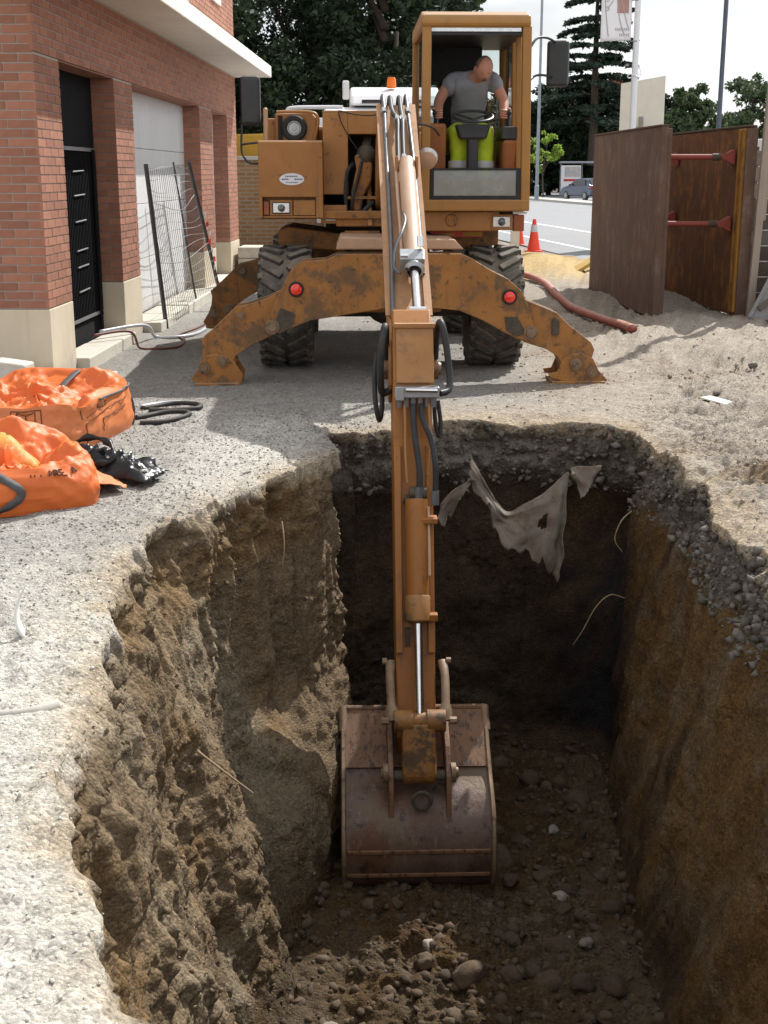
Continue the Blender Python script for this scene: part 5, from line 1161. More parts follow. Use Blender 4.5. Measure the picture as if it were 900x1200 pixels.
def ribbon(pth, w, name, mat, parent, side_dir=None, thick=.003):
    P_ = [Vector(p) for p in pth]; rows = []
    for i, p in enumerate(P_):
        tq = (P_[min(i+1, len(P_)-1)]-P_[max(i-1, 0)]).normalized(); sd = Vector(side_dir) if side_dir else tq.cross(Vector((0, 0, 1)))
        sd = (sd - tq*sd.dot(tq)).normalized()
        rows.append([tuple(p-sd*w/2), tuple(p+sd*w/2)])
    b = MB(); b.sheet(rows); return b.build(name, mat, parent, thick=thick, smooth='all')
def qfront(xl, ax): # angle on the front (local -y) side at local x
    r_ = max(min(xl/ax, .999), -.999); c_ = math.copysign(abs(r_)**2.1, r_); return -math.acos(max(min(c_, 1), -1))
bag1, S1 = make_bag('bulk_bag', 'full orange woven bulk bag with printed boxes and dark straps, beside the brick corner', (-2.60, 8.83, 0), R(-10), .56, .55, .30, 401, 'bag_orange_pale', .02, .30)
bag2, S2 = make_bag('slumped_bag', 'slumped open orange bulk bag in front of the full one, nearest the trench edge', (-2.27, 7.05, 0), R(24), .47, .44, .25, 431, 'bag_orange', .10, .45)
AX1 = .56
def on1(xl, h, off=.006): return S1(qfront(xl, AX1), h, off)
def stroke(poly, r, parent, S=on1, name='print', n=10):
    b = MB()
    for pl_ in poly:
        pp = []
        for (p, q) in zip(pl_[:-1], pl_[1:]):
            for k in range(n): f = k/n; pp.append(S(p[0]+(q[0]-p[0])*f, p[1]+(q[1]-p[1])*f))
        pp.append(S(*pl_[-1])); b.tube(pp, r, 4)
    b.build(name, 'ink', parent)
bx = lambda a, b_, c_, d_: [(a, c_), (b_, c_), (b_, d_), (a, d_), (a, c_)]
stroke([bx(.10, .30, .58, .93), [(.14, .90), (.14, .68), (.20, .62), (.26, .67), (.26, .90), (.20, .84), (.14, .90)], [(.20, .84), (.20, .62)]], .0032, bag1)
stroke([bx(.10, .30, .34, .50), [(.15, .34), (.15, .50)], [(.20, .36), (.20, .48), (.22, .36), (.22, .48)], [(.25, .50), (.25, .34)]], .0028, bag1)
def letters(x0, h0, w, hh):
    Q = [(0, .2), (0, .8), (.25, 1), (.7, 1), (.9, .8), (.9, .2), (.7, 0), (.25, 0), (0, .2)]; Qt = [(.55, .3), (.95, -.1)]
    U = [(0, 1), (0, .2), (.2, 0), (.7, 0), (.9, .2), (.9, 1)]; Eb = [(.85, 1), (0, 1), (0, 0), (.85, 0)]; Ec = [(0, .52), (.7, .52)]
    out = []
    for i, L_ in enumerate(([Q, Qt], [U], [Eb, Ec])):
        for pl_ in L_: out.append([(x0+i*w*1.3+p[0]*w, h0+p[1]*hh) for p in pl_])
    return out
stroke(letters(-.235, .36, .032, .13), .004, bag1, n=4, name='lettering')
def onR(yl, h, off=.006):
    r_ = max(min(yl/.55, .999), -.999); s_ = math.copysign(abs(r_)**2.1, r_); return S1(math.asin(s_), h, off)
stroke([[(-.38, .1), (-.38, .62), (-.05, .78), (.28, .80)], [(-.40, .72), (-.40, .92)], [(-.36, .74), (-.1, .9)], [(-.2, .3), (-.2, .58), (.2, .66)], [(-.25, .90), (-.22, .8), (-.1, .84)]], .003, bag1, S=onR)
for xl in (-.02,):
    ribbon([on1(xl, .30+.68*k/10, .009) for k in range(11)], .035, 'strap', 'strap_dark', bag1, (1, 0, 0))
ribbon(pts(spline([(.06, .02, .20), (.08, .12, .24), (.10, .24, .31), (.12, .36, .36), (.13, .46, .385), (.14, .53, .37), (.145, .56, .30)], 24)), .05, 'strap', 'strap_dark', bag1, (1, 0, 0))
ribbon(pts(spline([(-.34, -.40, .26), (-.26, -.36, .285), (-.18, -.38, .27), (-.12, -.44, .26)], 14)), .035, 'strap', 'strap_dark', bag1, (0, 1, 0))
b = MB(); b.tube([S1(.62, k/12, .01) for k in range(13)] + [S1(.55-.10*k, .99, .012) for k in range(1, 8)], .009, 6); b.build('seam', 'strap_dark', bag1)
b = MB(); rr = random.Random(9)           # loop handle letters too worn to read are left as bare cloth
# yellowish inner flap and peach skirt of the slumped bag
rows = []
for i in range(16):
    row = []
    for j in range(22):
        a, c_ = i/15, j/21; p = np.array([a*3, c_*4, 5.]); n_ = float(fbm(p, 1.3, 3, 471, billow=True))
        ed = min(1, 4*min(a, 1-a, c_, 1-c_)); n2_ = float(fbm(p, 3.3, 3, 473, billow=True)); row.append((-.46+.66*c_+.03*n2_, .05+.46*a+.03*n_, .12+ed*(.12+.07*n_+.035*n2_)))
    rows.append(row)
b = MB(); b.sheet(rows); b.build('inner_flap', 'bag_inner', bag2, smooth='all', thick=.004)
rows = []
for i in range(14):
    row = []
    for j in range(20):
        a, c_ = i/13, j/19; n_ = float(fbm(np.array([a*3, c_*3, 9.]), 1.3, 3, 481, billow=True))
        row.append((.30+.34*a+.02*n_, -.16+.50*c_-.12*a*c_, .16*(1-a)**1.3*(.7+.3*math.sin(c_*3.1)) + .025*n_*(1-a*.6)+.015))
    rows.append(row)
b = MB(); b.sheet(rows); b.build('skirt', 'bag_orange_pale', bag2, smooth='all', thick=.004)
def on2(xl, h, off=.007): return S2(qfront(xl, .47), h, off)
ribbon([on2(-.14+.16*math.sin(k/18*3.1), .98-.9*k/18, .012) for k in range(19)], .045, 'strap', 'strap_dark', bag2, (1, 0, .3))
ribbon(pts(spline([on2(-.14, .97), (-.14, -.25, .27), (-.22, -.10, .26), (-.30, -.06, .25)], 14)), .045, 'strap', 'strap_dark', bag2, (1, 0, 0))
def glyph(ch, x0, h0, w, hh): return [[(x0+p[0]*w, h0+p[1]*hh) for p in pl_] for pl_ in {'A': [[(0, 0), (.5, 1), (1, 0)], [(.2, .4), (.8, .4)]], 'R': [[(0, 0), (0, 1), (.8, 1), (.8, .55), (0, .5), (.9, 0)]], 'E': [[(.9, 1), (0, 1), (0, 0), (.9, 0)], [(0, .5), (.7, .5)]], 'I': [[(.5, 0), (.5, .6)]]}[ch]]
stroke(glyph('A', .17, .84, .030, .11) + glyph('R', .21, .84, .030, .11) + glyph('E', .25, .84, .028, .11) + glyph('A', .315, .84, .030, .11) + glyph('I', .07, .84, .02, .08) + glyph('I', .09, .84, .02, .07) + glyph('I', .12, .84, .02, .06), .004, bag2, S=on2, n=3, name='lettering')
# crumpled black plastic beside the bags
t = thing('plastic_sheet', 'crumpled glossy black plastic sheet lying between the two orange bags', 'plastic sheet', (-1.86, 7.62, 0), R(-12))
rows = []
for i in range(34):
    row = []
    for j in range(30):
        a, c_ = i/33, j/29; p = np.array([a*3.2, c_*2.2, 3.]); n_ = float(fbm(p, 1.5, 3, 491, billow=True)); n2_ = float(fbm(p, 4, 2, 493, billow=True))
        ed = min(1, 6*min(a, 1-a, c_, 1-c_)); row.append((-.34+.72*a+.03*n2_, -.17+.34*c_ - .10*a+.04*n_, .02 + ed*max(0, .09+.085*n_+.04*n2_)*(1-.5*a)))
    rows.append(row)
b = MB(); b.sheet(rows); b.build('film', 'plastic_sheet', t, smooth='all', thick=.003)
b = MB(); b.tube(pts(spline([(-.22, -.04, .14), (-.08, -.02, .22), (.08, -.06, .20), (.14, -.16, .12), (.04, -.20, .10)], 24)), [.018+.008*math.sin(k*1.3) for k in range(24)], 8); b.build('rolled_edge', 'plastic_sheet', t, smooth='all')

# ================================================================ HOSES AND LOOSE BITS ON THE GROUND
def ground_tube(name, label, cat, P_, r, mat, n=60, lift=1.0):
    S_ = spline([(p[0], p[1], (p[2] if len(p) > 2 else 0)) for p in P_], n); zz = gh(S_[:, 0], S_[:, 1]); kz = max(3, n//12); zz = np.convolve(np.pad(zz, kz, mode='edge'), np.ones(2*kz+1)/(2*kz+1), 'valid') + r*lift + S_[:, 2]
    o0 = S_[0]; b = MB(); b.tube([(float(a[0]-o0[0]), float(a[1]-o0[1]), float(z_)) for a, z_ in zip(S_, zz)], r, 8)
    o = b.build(name, mat, smooth='all'); o.location = (float(o0[0]), float(o0[1]), 0); return tag(o, label, cat)
ground_tube('red_hose', 'thick dirty red hose lying across the ground toward the steel panels', 'hose', [(1.55, 24.6), (2.05, 22.6), (2.12, 20.6), (2.10, 19.1), (2.14, 18.0), (2.22, 16.9), (2.36, 15.9), (2.44, 15.0), (2.47, 14.5)], .055, 'hose_red', 80)
ground_tube('thin_hose', 'thin pale hose beside the thick red one', 'hose', [(2.0, 20.9), (2.22, 19.9), (2.15, 18.9), (2.3, 18.0), (2.42, 17.0)], .014, 'hose_pale')
ground_tube('pale_cable', 'shiny pale hose running from the dark gate along the gravel', 'hose', [(-3.2, 13.3, .17), (-2.86, 13.9, .17), (-2.82, 14.3), (-2.60, 14.25), (-2.42, 14.6), (-2.40, 15.4), (-2.52, 16.2), (-2.6, 16.8)], .018, 'hose_pale')
ground_tube('dark_cable', 'dark reddish cable looping out of the gate onto the gravel', 'cable', [(-3.2, 13.0, .17), (-2.9, 13.35, .17), (-2.80, 13.35), (-2.6, 13.3), (-2.42, 13.45), (-2.45, 14.0), (-2.60, 14.5), (-2.5, 15.2), (-2.45, 16.0)], .014, 'hose_brown')
for P_, lb, mt in (([(-2.05, 9.75), (-1.86, 9.98), (-1.66, 9.92), (-1.62, 9.74), (-1.8, 9.66), (-1.98, 9.66)], 'flat loop of black strap on the gravel, farther from the trench', 'black_rubber'),
               ([(-2.02, 9.35), (-1.86, 9.55), (-1.68, 9.58), (-1.66, 9.42), (-1.78, 9.24), (-1.95, 9.18)], 'flat loop of black strap on the gravel, closer to the trench', 'black_rubber')):
    ground_tube('strap_loop', lb, 'strap', P_, .022, mt, 40, .5)
ground_tube('grey_strip', 'pale grey strip of plastic by the black strap loops', 'plastic strip', [(-2.08, 9.85), (-1.95, 10.0), (-1.8, 10.02)], .02, 'hose_pale', 20, .4)
fz_ = float(gh(-1.49, 4.72)); b = MB(); b.tube(pts(spline([(0, 0, -.01), (-.02, .0, .04), (-.015, .01, .09), (.005, .02, .135)], 14)), [.008, .014, .017, .018, .017, .016, .015, .013, .012, .010, .008, .006, .004, .002], 8, flat=.35)
o = b.build('white_scrap', 'feather', smooth='all'); o.location = (-1.49, 4.72, fz_); o.scale = (1.5,)*3; tag(o, 'curled white scrap standing up from the pale sandy bank', 'scrap')
ground_tube('sandy_ridge', 'flattened ridge of soil on the pale sandy bank', 'strip', [(-1.75, 3.98), (-1.5, 4.05), (-1.3, 4.08), (-1.22, 4.16)], .022, 'stone_pale', 20, -.55)  # ridge of sandy soil, built as a half-sunk tube
o = MB().box((0, 0, 0), (.30, .12, .012)).build('white_plank', 'white_render', bevel=.003); o.location = (2.42, 10.05, float(gh(2.42, 10.05))+.03); o.rotation_euler = (0, R(4), R(-55)); tag(o, 'small white board lying on the churned ground right of the excavator', 'board')
# roots and twigs in the trench walls
def twig(label, P_, r, mat='root', name='root'):
    S_ = spline(P_, 24); o0 = S_[0].copy(); b = MB(); b.tube(pts(S_-o0), [r*(1-.6*k/23) for k in range(24)], 6); o = b.build(name, mat, smooth='all'); o.location = tuple(o0); return tag(o, label, name)
twig('long pale root curling out of the far right trench wall', [(1.46, 8.35, -1.02), (1.35, 8.3, -.98), (1.25, 8.25, -1.05), (1.16, 8.2, -1.2), (1.10, 8.2, -1.3)], .005)
twig('short root hooked beside the hanging cloth', [(1.50, 8.5, -.45), (1.42, 8.42, -.5), (1.38, 8.4, -.62), (1.43, 8.38, -.7)], .006)
twig('straight dry twig sticking out of the left trench wall', [(-1.02, 5.75, -.95), (-.90, 5.7, -1.02), (-.74, 5.65, -1.12)], .007)
twig('thin dark root hanging down the left trench wall', [(-.95, 4.9, -1.25), (-.88, 4.9, -1.5), (-.86, 4.85, -1.8), (-.80, 4.85, -2.0)], .006)
twig('thin pale root hanging at the promontory of the left wall', [(-.78, 7.62, -.30), (-.76, 7.55, -.42), (-.77, 7.52, -.55)], .006)

# ================================================================ TORN GEOTEXTILE HANGING FROM THE FAR RIM
def cloth(name, label, top, low, nx=46, nz=26, seed=1, holes=()):
    """hangs between the top line and the ragged lower line (points X, Z), near the far wall"""
    T_ = spline(top, nx); L_ = spline(low, nx); vs = []; fs = []
    for i in range(nx):
        rag_ = .07*float(fbm(np.array([i*.33, 0, 0.]), 1, 2, seed)) + .03*float(vnoise(np.array([i*.9, 4., 0.]), seed+9))
        for k in range(nz):
            f = k/(nz-1); p = T_[i]*(1-f) + L_[i]*f
            p = p.copy(); p[2] += rag_*f**4; p[1] += -.035*math.sin(i*.55+f*2)*f - .03*float(fbm(np.array([i*.12, k*.12, 0]), 1, 3, seed+2, billow=True)); p[0] += .015*math.sin(k*.7+i*.3)*f
            vs.append(tuple(map(float, p)))
    for i in range(nx-1):
        for k in range(nz-1):
            f = (k+.5)/nz; cut = False
            for (ha, hf, ra, rf) in holes:
                if ((i/nx-ha)/ra)**2 + ((f-hf)/rf)**2 < 1: cut = True
            if not cut: fs.append((i*nz+k, i*nz+k+1, (i+1)*nz+k+1, (i+1)*nz+k))
    o0 = Vector(vs[0]); b = MB(); b.add([Vector(v)-o0 for v in vs], fs); o = b.build(name, 'geotextile', smooth='all', thick=.006); o.location = o0
    return tag(o, label, 'geotextile')
cloth('torn_cloth', 'large torn grey geotextile with a hole, hanging in folds from the far trench rim',
      [(.43, 8.98, -.17), (.52, 8.98, -.33), (.62, 8.97, -.50), (.70, 8.95, -.58), (.80, 8.93, -.52), (.95, 8.9, -.42), (1.06, 8.88, -.31), (1.10, 8.88, -.27), (1.11, 8.88, -.27)],
      [(.42, 8.93, -.36), (.46, 8.92, -.40), (.55, 8.9, -.52), (.60, 8.86, -.66), (.72, 8.83, -.78), (.84, 8.8, -.86), (.94, 8.8, -.88), (1.03, 8.8, -1.02), (1.07, 8.8, -1.04)], seed=501, holes=((.66, .47, .035, .10),))
cloth('cloth_strip', 'narrow dark strip of torn cloth hanging left of the large one', [(.22, 8.95, -.52), (.28, 8.95, -.44), (.36, 8.95, -.38), (.43, 8.96, -.34)], [(.20, 8.9, -.66), (.27, 8.9, -.64), (.35, 8.9, -.52), (.42, 8.9, -.40)], 18, 12, 521)
cloth('cloth_scrap', 'small pointed scrap of cloth hanging right of the large one', [(1.12, 8.86, -.24), (1.18, 8.84, -.22), (1.25, 8.82, -.21), (1.33, 8.8, -.20)], [(1.14, 8.82, -.30), (1.19, 8.8, -.42), (1.22, 8.8, -.46), (1.31, 8.78, -.26)], 18, 12, 531)

# ================================================================ STEEL TRENCH SHIELD, TIMBER AND POLES ON THE RIGHT
t = thing('trench_shield', 'rusty steel trench shield of two upright plates joined by red struts', 'trench shield', (0, 0, 0))
def plate(name, p0, p1, z0, z1, th, mat, tilt=0):
    p0 = Vector((*p0, 0)); p1 = Vector((*p1, 0)); d_ = (p1-p0); n_ = Vector((-d_.y, d_.x, 0)).normalized()
    b = MB(); M = Matrix.Translation(p0) @ Matrix.Rotation(math.atan2(d_.y, d_.x), 4, 'Z'); l = d_.length
    b.bb(0, l, -th/2, th/2, z0, z1, M); o = b.build(name, mat, t, bevel=.008); return o, M, l
pa, MA, la = plate('plate', (3.08, 16.45), (2.83, 20.55), .0, 2.32, .09, 'rust_dull')
pb, MBm, lb_ = plate('plate', (4.20, 16.70), (3.86, 20.35), .0, 2.31, .09, 'rust')
for M, l, mats, par, sg in ((MA, la, 'rust_dull', pa, -1), (MBm, lb_, 'rust_yellow', pb, 1)):
    for s0 in (.02, l-.22):
        b = MB(); b.bb(s0, s0+.06, sg*.045, sg*.10, .05, 2.30, M); b.bb(s0+.13, s0+.19, sg*.045, sg*.10, .05, 2.30, M); b.bb(s0+.06, s0+.13, sg*.045, sg*.06, .05, 2.30, M); b.build('guide_rail', mats, par, bevel=.006)
    b = MB(); b.bb(0, l, -.06, .06, 2.322, 2.345, M); b.build('top_edge', 'rust_edge', par, bevel=.004)
b = MB(); b.bb(.0, .02, -.07, .07, .0, 2.3, MBm @ Matrix.Translation((-.02, 0, 0))); b.build('end_strip', 'rust_dull', pb)
for z_, yy in ((1.97, 17.15), (1.14, 17.15), (1.97, 19.6), (1.14, 19.6)):
    xa = 3.08-.061*(yy-16.45)+.06; xb = 4.20-.093*(yy-16.7)-.09
    b = MB(); b.cyl((xa, yy, z_), (xb, yy, z_), .035, 14); st_ = b.build('strut', 'strut_red', t, smooth=True)
    b = MB(); b.lathe([(.13, 0), (.13, .02), (.06, .10), (.04, .16)], (xb+.03, yy, z_), (-1, 0, 0), 4); b.build('strut_foot', 'strut_red', st_); b = MB(); b.lathe([(.10, 0), (.10, .02), (.05, .08), (.04, .12)], (xa-.03, yy, z_), (1, 0, 0), 4); b.build('strut_foot', 'strut_red', st_)
    b = MB(); b.cyl((xb-.14, yy, z_), (xb-.24, yy, z_), .045, 12); b.build('strut_nut', 'dark_grime', st_, smooth=True)
t = thing('plank_hoarding', 'stacked plank hoarding of grey boards standing behind the steel shield', 'hoarding', (4.32, 17.35, 0), R(-4))
for k in range(10):
    z0 = .06+.20*k; b = MB(); b.bb(0+.02*math.sin(k*3), 2.4, -.03+.01*math.sin(k*5), .02+.01*math.sin(k*5), z0, z0+.188); b.build('plank', 'wood_grey' if k > 6 or k == 4 else 'wood_dark', t, bevel=.004)
for s in (.08, 1.2, 2.3):
    b = MB(); b.bb(s, s+.07, .03, .10, 0, 2.1); b.build('upright', 'wood_dark', t)
t = thing('timber_post', 'tall slightly leaning timber post at the end of the rusty shield', 'post', (4.30, 16.62, 0))
b = MB(); M = Matrix.Rotation(R(1.6), 4, 'Y'); b.bb(-.045, .045, -.04, .04, -.1, 5.2, M); b.bb(.045, .075, -.03, .03, 1.2, 5.2, M); b.build('beam', 'wood_pole', t, bevel=.006)
t = thing('formwork_panel', 'grey formwork panel with a diagonal batten leaning at the foot of the timber post', 'formwork', (4.22, 16.35, 0), R(-6))
M = Matrix.Rotation(R(-12), 4, 'X'); b = MB(); b.prism([(0, 0), (1.5, -.06), (1.5, 1.45), (.62, 1.35)], -.02, .02, 'y', M); fp_ = b.build('sheet', 'form_grey', t, bevel=.004)
b = MB(); b.prism([(.10, .16), (.14, .10), (1.0, .82), (.97, .88)], -.05, -.0205, 'y', M); b.build('batten', 'wood_dark', fp_, bevel=.004)
b = MB(); b.prism([(0.03, .02), (.66, 1.33), (.60, 1.33), (-.02, .02)], -.05, -.0205, 'y', M); b.build('edge_batten', 'form_grey', fp_, bevel=.004)
t = thing('site_container', 'white site container behind the plank hoarding', 'container', (6.9, 21.0, 0))
b = MB(); b.bb(-1.6, 1.6, -1, 1.2, .15, 2.28); b.build('box', 'truck_white', t, bevel=.02)
for k in range(14):
    b = MB(); b.bb(-1.5+.22*k, -1.42+.22*k, -1.03, -1.0, .25, 2.18); b.build('rib', 'truck_white', t)
t = thing('loading_ramp', 'yellow timber ramp propped against the left steel plate', 'ramp', (3.02, 24.3, 0), R(10))
for k in range(3):
    b = MB(); M = Matrix.Rotation(R(-30), 4, 'Y'); b.bb(0, 1.5, -.22+.15*k, -.08+.15*k, .0, .06, M); b.build('plank', 'wood_yellow', t, bevel=.005)
b = MB(); b.bb(.75, .85, -.2, .2, 0, .42); b.build('support', 'wood_dark', t)
# traffic cones
def cone(loc, label):
    t = thing('traffic_cone', label, 'traffic cone', loc)
    b = MB(); b.lathe([(.155, .03), (.04, .73), (.036, .75), (0, .75)], (0, 0, 0), (0, 0, 1), 24); b.build('body', 'cone_orange', t, smooth=True)
    b = MB(); b.lathe([(.093, .46), (.066, .62)], (0, 0, 0), (0, 0, 1), 24); s_ = b.build('sleeve', 'cone_grey', t, smooth=True)
    b = MB(); b.bb(-.2, .2, -.2, .2, 0, .035); b.build('base', 'cone_orange', t, bevel=.01)
cone((2.88, 31.0, .0), 'orange traffic cone with grey sleeve standing on the sandy road edge')
cone((2.76, 34.0, .0), 'orange traffic cone farther along the road, half behind the excavator')
for c_ in COL.objects:
    if c_.name.startswith('traffic_cone'): c_.location.z = float(gh(c_.location.x, c_.location.y))
# ================================================================ BEHIND THE MACHINE
t = thing('garden_wall', 'low brick garden wall in the shade behind the excavator', 'wall', (-3.5, 25.2, 0))
m, N, L, B = newmat('far_brick')
bt_ = N.new('ShaderNodeTexBrick'); bt_.inputs['Color1'].default_value = (.27, .15, .07, 1); bt_.inputs['Color2'].default_value = (.21, .115, .055, 1); bt_.inputs['Mortar'].default_value = (.26, .21, .16, 1)
bt_.inputs['Scale'].default_value = 1; bt_.inputs['Brick Width'].default_value = .25; bt_.inputs['Row Height'].default_value = .075; bt_.inputs['Mortar Size'].default_value = .012
tc = N.new('ShaderNodeTexCoord'); mp = N.new('ShaderNodeMapping'); mp.inputs['Rotation'].default_value = (R(90), 0, 0); L.new(tc.outputs['Object'], mp.inputs['Vector']); L.new(mp.outputs['Vector'], bt_.inputs['Vector'])
L.new(bt_.outputs['Color'], B.inputs['Base Color']); B.inputs['Roughness'].default_value = .9
b = MB(); b.bb(-2, 3.4, 0, .25, 0, 2.02); b.build('masonry', 'far_brick', t)
b = MB(); b.bb(-2, 3.42, -.03, .28, 2.02, 2.09); b.build('coping', 'concrete_grey', t, bevel=.008)
t = thing('pallet_stack', 'small pile of pale blocks on a pallet beside the end of the brick building', 'pallet', (-2.55, 23.2, 0))
for k in range(3): b = MB(); b.bb(-.45, .45, -.4+.3*k, -.2+.3*k, 0, .12); b.build('bearer', 'wood_grey', t)
b = MB(); b.bb(-.5, .5, -.45, .45, .121, .16); b.build('deck', 'wood_grey', t)
for k in range(2): b = MB(); b.bb(-.45, .42-.1*k, -.4, .4, .163+.19*k, .345+.19*k); b.build('block', 'concrete', t, bevel=.01)
t = thing('dumper_skip', 'yellow dumper skip showing above the garden wall', 'dumper', (-3.6, 27.3, 0))
b = MB(); b.prism([(-.5, 1.5), (-.9, 2.5), (.95, 2.55), (.7, 1.6)], -.7, .7, 'y'); b.build('skip', 'yellow_skip', t, bevel=.03)
b = MB(); b.bb(-.9, .9, -.4, .4, .5, 1.5); b.build('frame', 'paint_dirty', t, bevel=.03)
for sx in (-.7, .7):
    for sy_ in (-.6, .6):
        b = MB(); b.lathe([(0, -.15), (.3, -.15), (.5, -.1), (.5, .1), (.3, .15), (0, .15)], (sx, sy_, .5), (0, 1, 0), 20); b.build('wheel', 'tyre', t, smooth=True)
# white truck parked behind
t = thing('white_truck', 'white truck with an amber beacon parked behind the excavator', 'truck', (-.25, 19.2, 0), R(3))
b = MB(); b.prism([(-.05, .75), (-.08, 1.75), (.18, 2.62), (.5, 2.70), (1.9, 2.72), (1.9, .75)], -1.0, 1.0, 'x'); tb = b.build('cab', 'truck_white', t, bevel=.06, seg=3)
b = MB(); b.prism([(-.11, 1.80), (.145, 2.56), (.175, 2.55), (-.08, 1.79)], -.86, .86, 'x'); b.build('windscreen', 'car_glass', tb)
b = MB(); b.prism([(.35, 2.72), (.5, 2.86), (1.2, 3.02), (1.85, 3.03), (1.85, 2.72)], -.62, .72, 'x'); sp_ = b.build('roof_fairing', 'truck_white', tb, bevel=.05, seg=3)
b = MB(); b.bb(-.45, -.15, .36, .40, 2.76, 2.80); b.build('vent', 'black_plastic', sp_)
b = MB(); b.lathe([(0, .15), (.05, .15), (.065, .12), (.07, 0)], (.0, 1.0, 3.0), (0, 0, 1), 16); b.build('beacon', 'beacon', tb, smooth=True)
b = MB(); b.box((-.68, .36, 2.93), (.10, .04, .26), rot=Matrix.Rotation(.3, 3, 'Z')); b.build('mirror', 'truck_white', tb, bevel=.02)
b = MB(); b.bb(-1.15, 1.15, 2.1, 6.4, 1.0, 1.2); b.bb(-1.15, 1.15, 2.1, 2.16, 1.2, 2.62); b.build('bed', 'truck_white', t, bevel=.01)
b = MB(); b.tube(pts(spline([(-1.55, .3, 2.45), (-1.53, .3, 2.62), (-1.45, .3, 2.68), (-1.0, .3, 2.69), (-.72, .3, 2.69)], 24)), .028, 8); b.build('rail', 'pole_white', t, smooth=True)
b = MB(); b.bb(-1.02, 1.02, -.14, .1, .45, .74); b.build('bumper', 'truck_white', t, bevel=.03)
for s in (-1, 1): b = MB(); b.bb(s*.82-.1, s*.82+.1, -.16, -.14, .55, .67); b.build('headlamp', 'lamp_clear', t)
for yy in (1.0, 5.2):
    for s in (-1, 1):
        b = MB(); b.lathe([(0, -.12), (.28, -.12), (.46, -.14), (.5, -.1), (.5, .1), (.46, .14), (.28, .12), (0, .12)], (s*.92, yy, .5), (1, 0, 0), 26); b.build('wheel', 'tyre', t, smooth=True)
t = thing('site_post', 'pale square post standing on the sand behind the excavator', 'post', (2.15, 27.4, 0)); b = MB(); b.bb(-.09, .09, -.05, .05, 0, .80); b.build('shaft', 'board_pale', t, bevel=.006); b = MB(); b.bb(-.13, .13, -.12, .12, 0, .06); b.build('foot', 'concrete', t)

# ================================================================ POLES, BANNER, BOARD, SHELTER, CAR, HOUSE
def lamp(loc, h, r0, r1, mat, label, arm):
    t = thing('street_lamp', label, 'street lamp', loc)
    b = MB(); b.tube([(0, 0, 0), (0, 0, .9), (0, 0, .92), (0, 0, h)], [r0*1.35, r0*1.3, r0, r1], 12); b.build('pole', mat, t, smooth=True)
    b = MB(); b.tube(pts(spline([(0, 0, h-.02), (arm*.3, 0, h+.25), (arm, 0, h+.35)], 10)), r1*.8, 8); b.build('arm', mat, t, smooth=True)
    b = MB(); b.box((arm*1.15, 0, h+.36), (abs(arm)*.5, .22, .12)); b.build('lamp_head', mat, t, bevel=.03)
lamp((8.4, 89.5, .15), 17, .11, .07, 'pole_grey', 'tall grey street lamp on the median beyond the cab', 1.5)
lamp((8.6, 38.0, .0), 9.5, .075, .055, 'pole_dark', 'dark slim lamp pole rising behind the rusty plates', 1.0)
t = thing('banner_pole', 'white pole with a hanging white banner with brown square logo', 'banner', (5.15, 31.6, 0))
b = MB(); b.tube([(0, 0, 0), (0, 0, 7.5)], [.085, .06], 14); pole = b.build('pole', 'pole_white', t, smooth=True)
rows = []
for i in range(13):
    row = []
    for j in range(21): a, c_ = i/12, j/20; row.append((-.13-.70*a, .03*math.sin(a*5+c_*2), 4.74+1.9*c_ - .02*a))
    rows.append(row)
b = MB(); b.sheet(rows); bn_ = b.build('banner_cloth', 'banner_white', t, thick=.006, smooth='all')
def onb(a, z_): return (-.13-.70*a, .03*math.sin(a*5+(z_-4.74)/1.9*2)-.012, z_)
b = MB(); rows = [[onb(.10+.38*i/6, 5.33+.42*j/6) for j in range(7)] for i in range(7)]; b.sheet(rows); b.build('banner_square', 'banner_brown', bn_, smooth='all')
for pl_ in (((.86, 5.9), (.88, 5.55), (.78, 4.98), (.74, 4.82)), ((.50, 5.65), (.42, 5.3), (.30, 5.0), (.22, 4.88)), ((.36, 5.7), (.26, 5.4), (.16, 5.15), (.08, 5.0)), ((.62, 5.6), (.72, 5.5), (.80, 5.42))):
    b = MB(); b.tube([onb(float(p[0]), float(p[1])) for p in spline(pl_, 16)], .010, 4); b.build('banner_curve', 'banner_grey', bn_)
for z_, n in ((4.98, 7), (4.86, 5)):
    for k in range(n): b = MB(); p = onb(.08+.07*k, z_); b.box(p, (.028, .004, .05 if k % 2 else .06)); b.build('banner_print', 'banner_grey', bn_)
for z_ in (5.62, 5.42):
    b = MB(); b.tube([onb(.80+.045*math.cos(q), z_+.045*math.sin(q)) for q in np.linspace(.6, 5.7, 14)], .007, 4); b.build('banner_print', 'banner_grey', bn_)
for z_ in (4.72, 5.6, 6.66): b = MB(); b.tube(pts(spline([(0, -.08, z_), (-.11, -.02, z_), (-.13, .02, z_)], 8)), .012, 6); b.build('banner_ring', 'pole_grey', pole)
b = MB(); b.tube([(.11*math.cos(q)*1.5, .11*math.sin(q), 3.96+.12*math.sin(q*2)*.3) for q in np.linspace(0, 6.28, 20)], .014, 6); b.tube([(.16, 0, 3.95), (.09, 0, 4.2)], .012, 6); b.build('pole_clamp', 'pole_white', pole)
t = thing('sign_board', 'back of a tall pale plywood sign board behind the rusty plates', 'sign board', (5.55, 32.6, 0))
b = MB(); b.prism([(-.55, 1.2), (.52, 1.2), (.50, 4.04), (-.55, 3.86)], -.015, .015, 'y'); sb_ = b.build('board', 'board_pale', t)
for u in (-.35, .35): b = MB(); b.bb(u-.04, u+.04, .016, .09, 0, 3.6); b.build('leg', 'wood_grey', t)
b = MB(); b.bb(-.09, .01, -.06, -.016, 2.6, 3.1); b.bb(-.16, .08, -.08, -.016, 2.4, 2.86); b.build('brace', 'wood_grey', sb_)
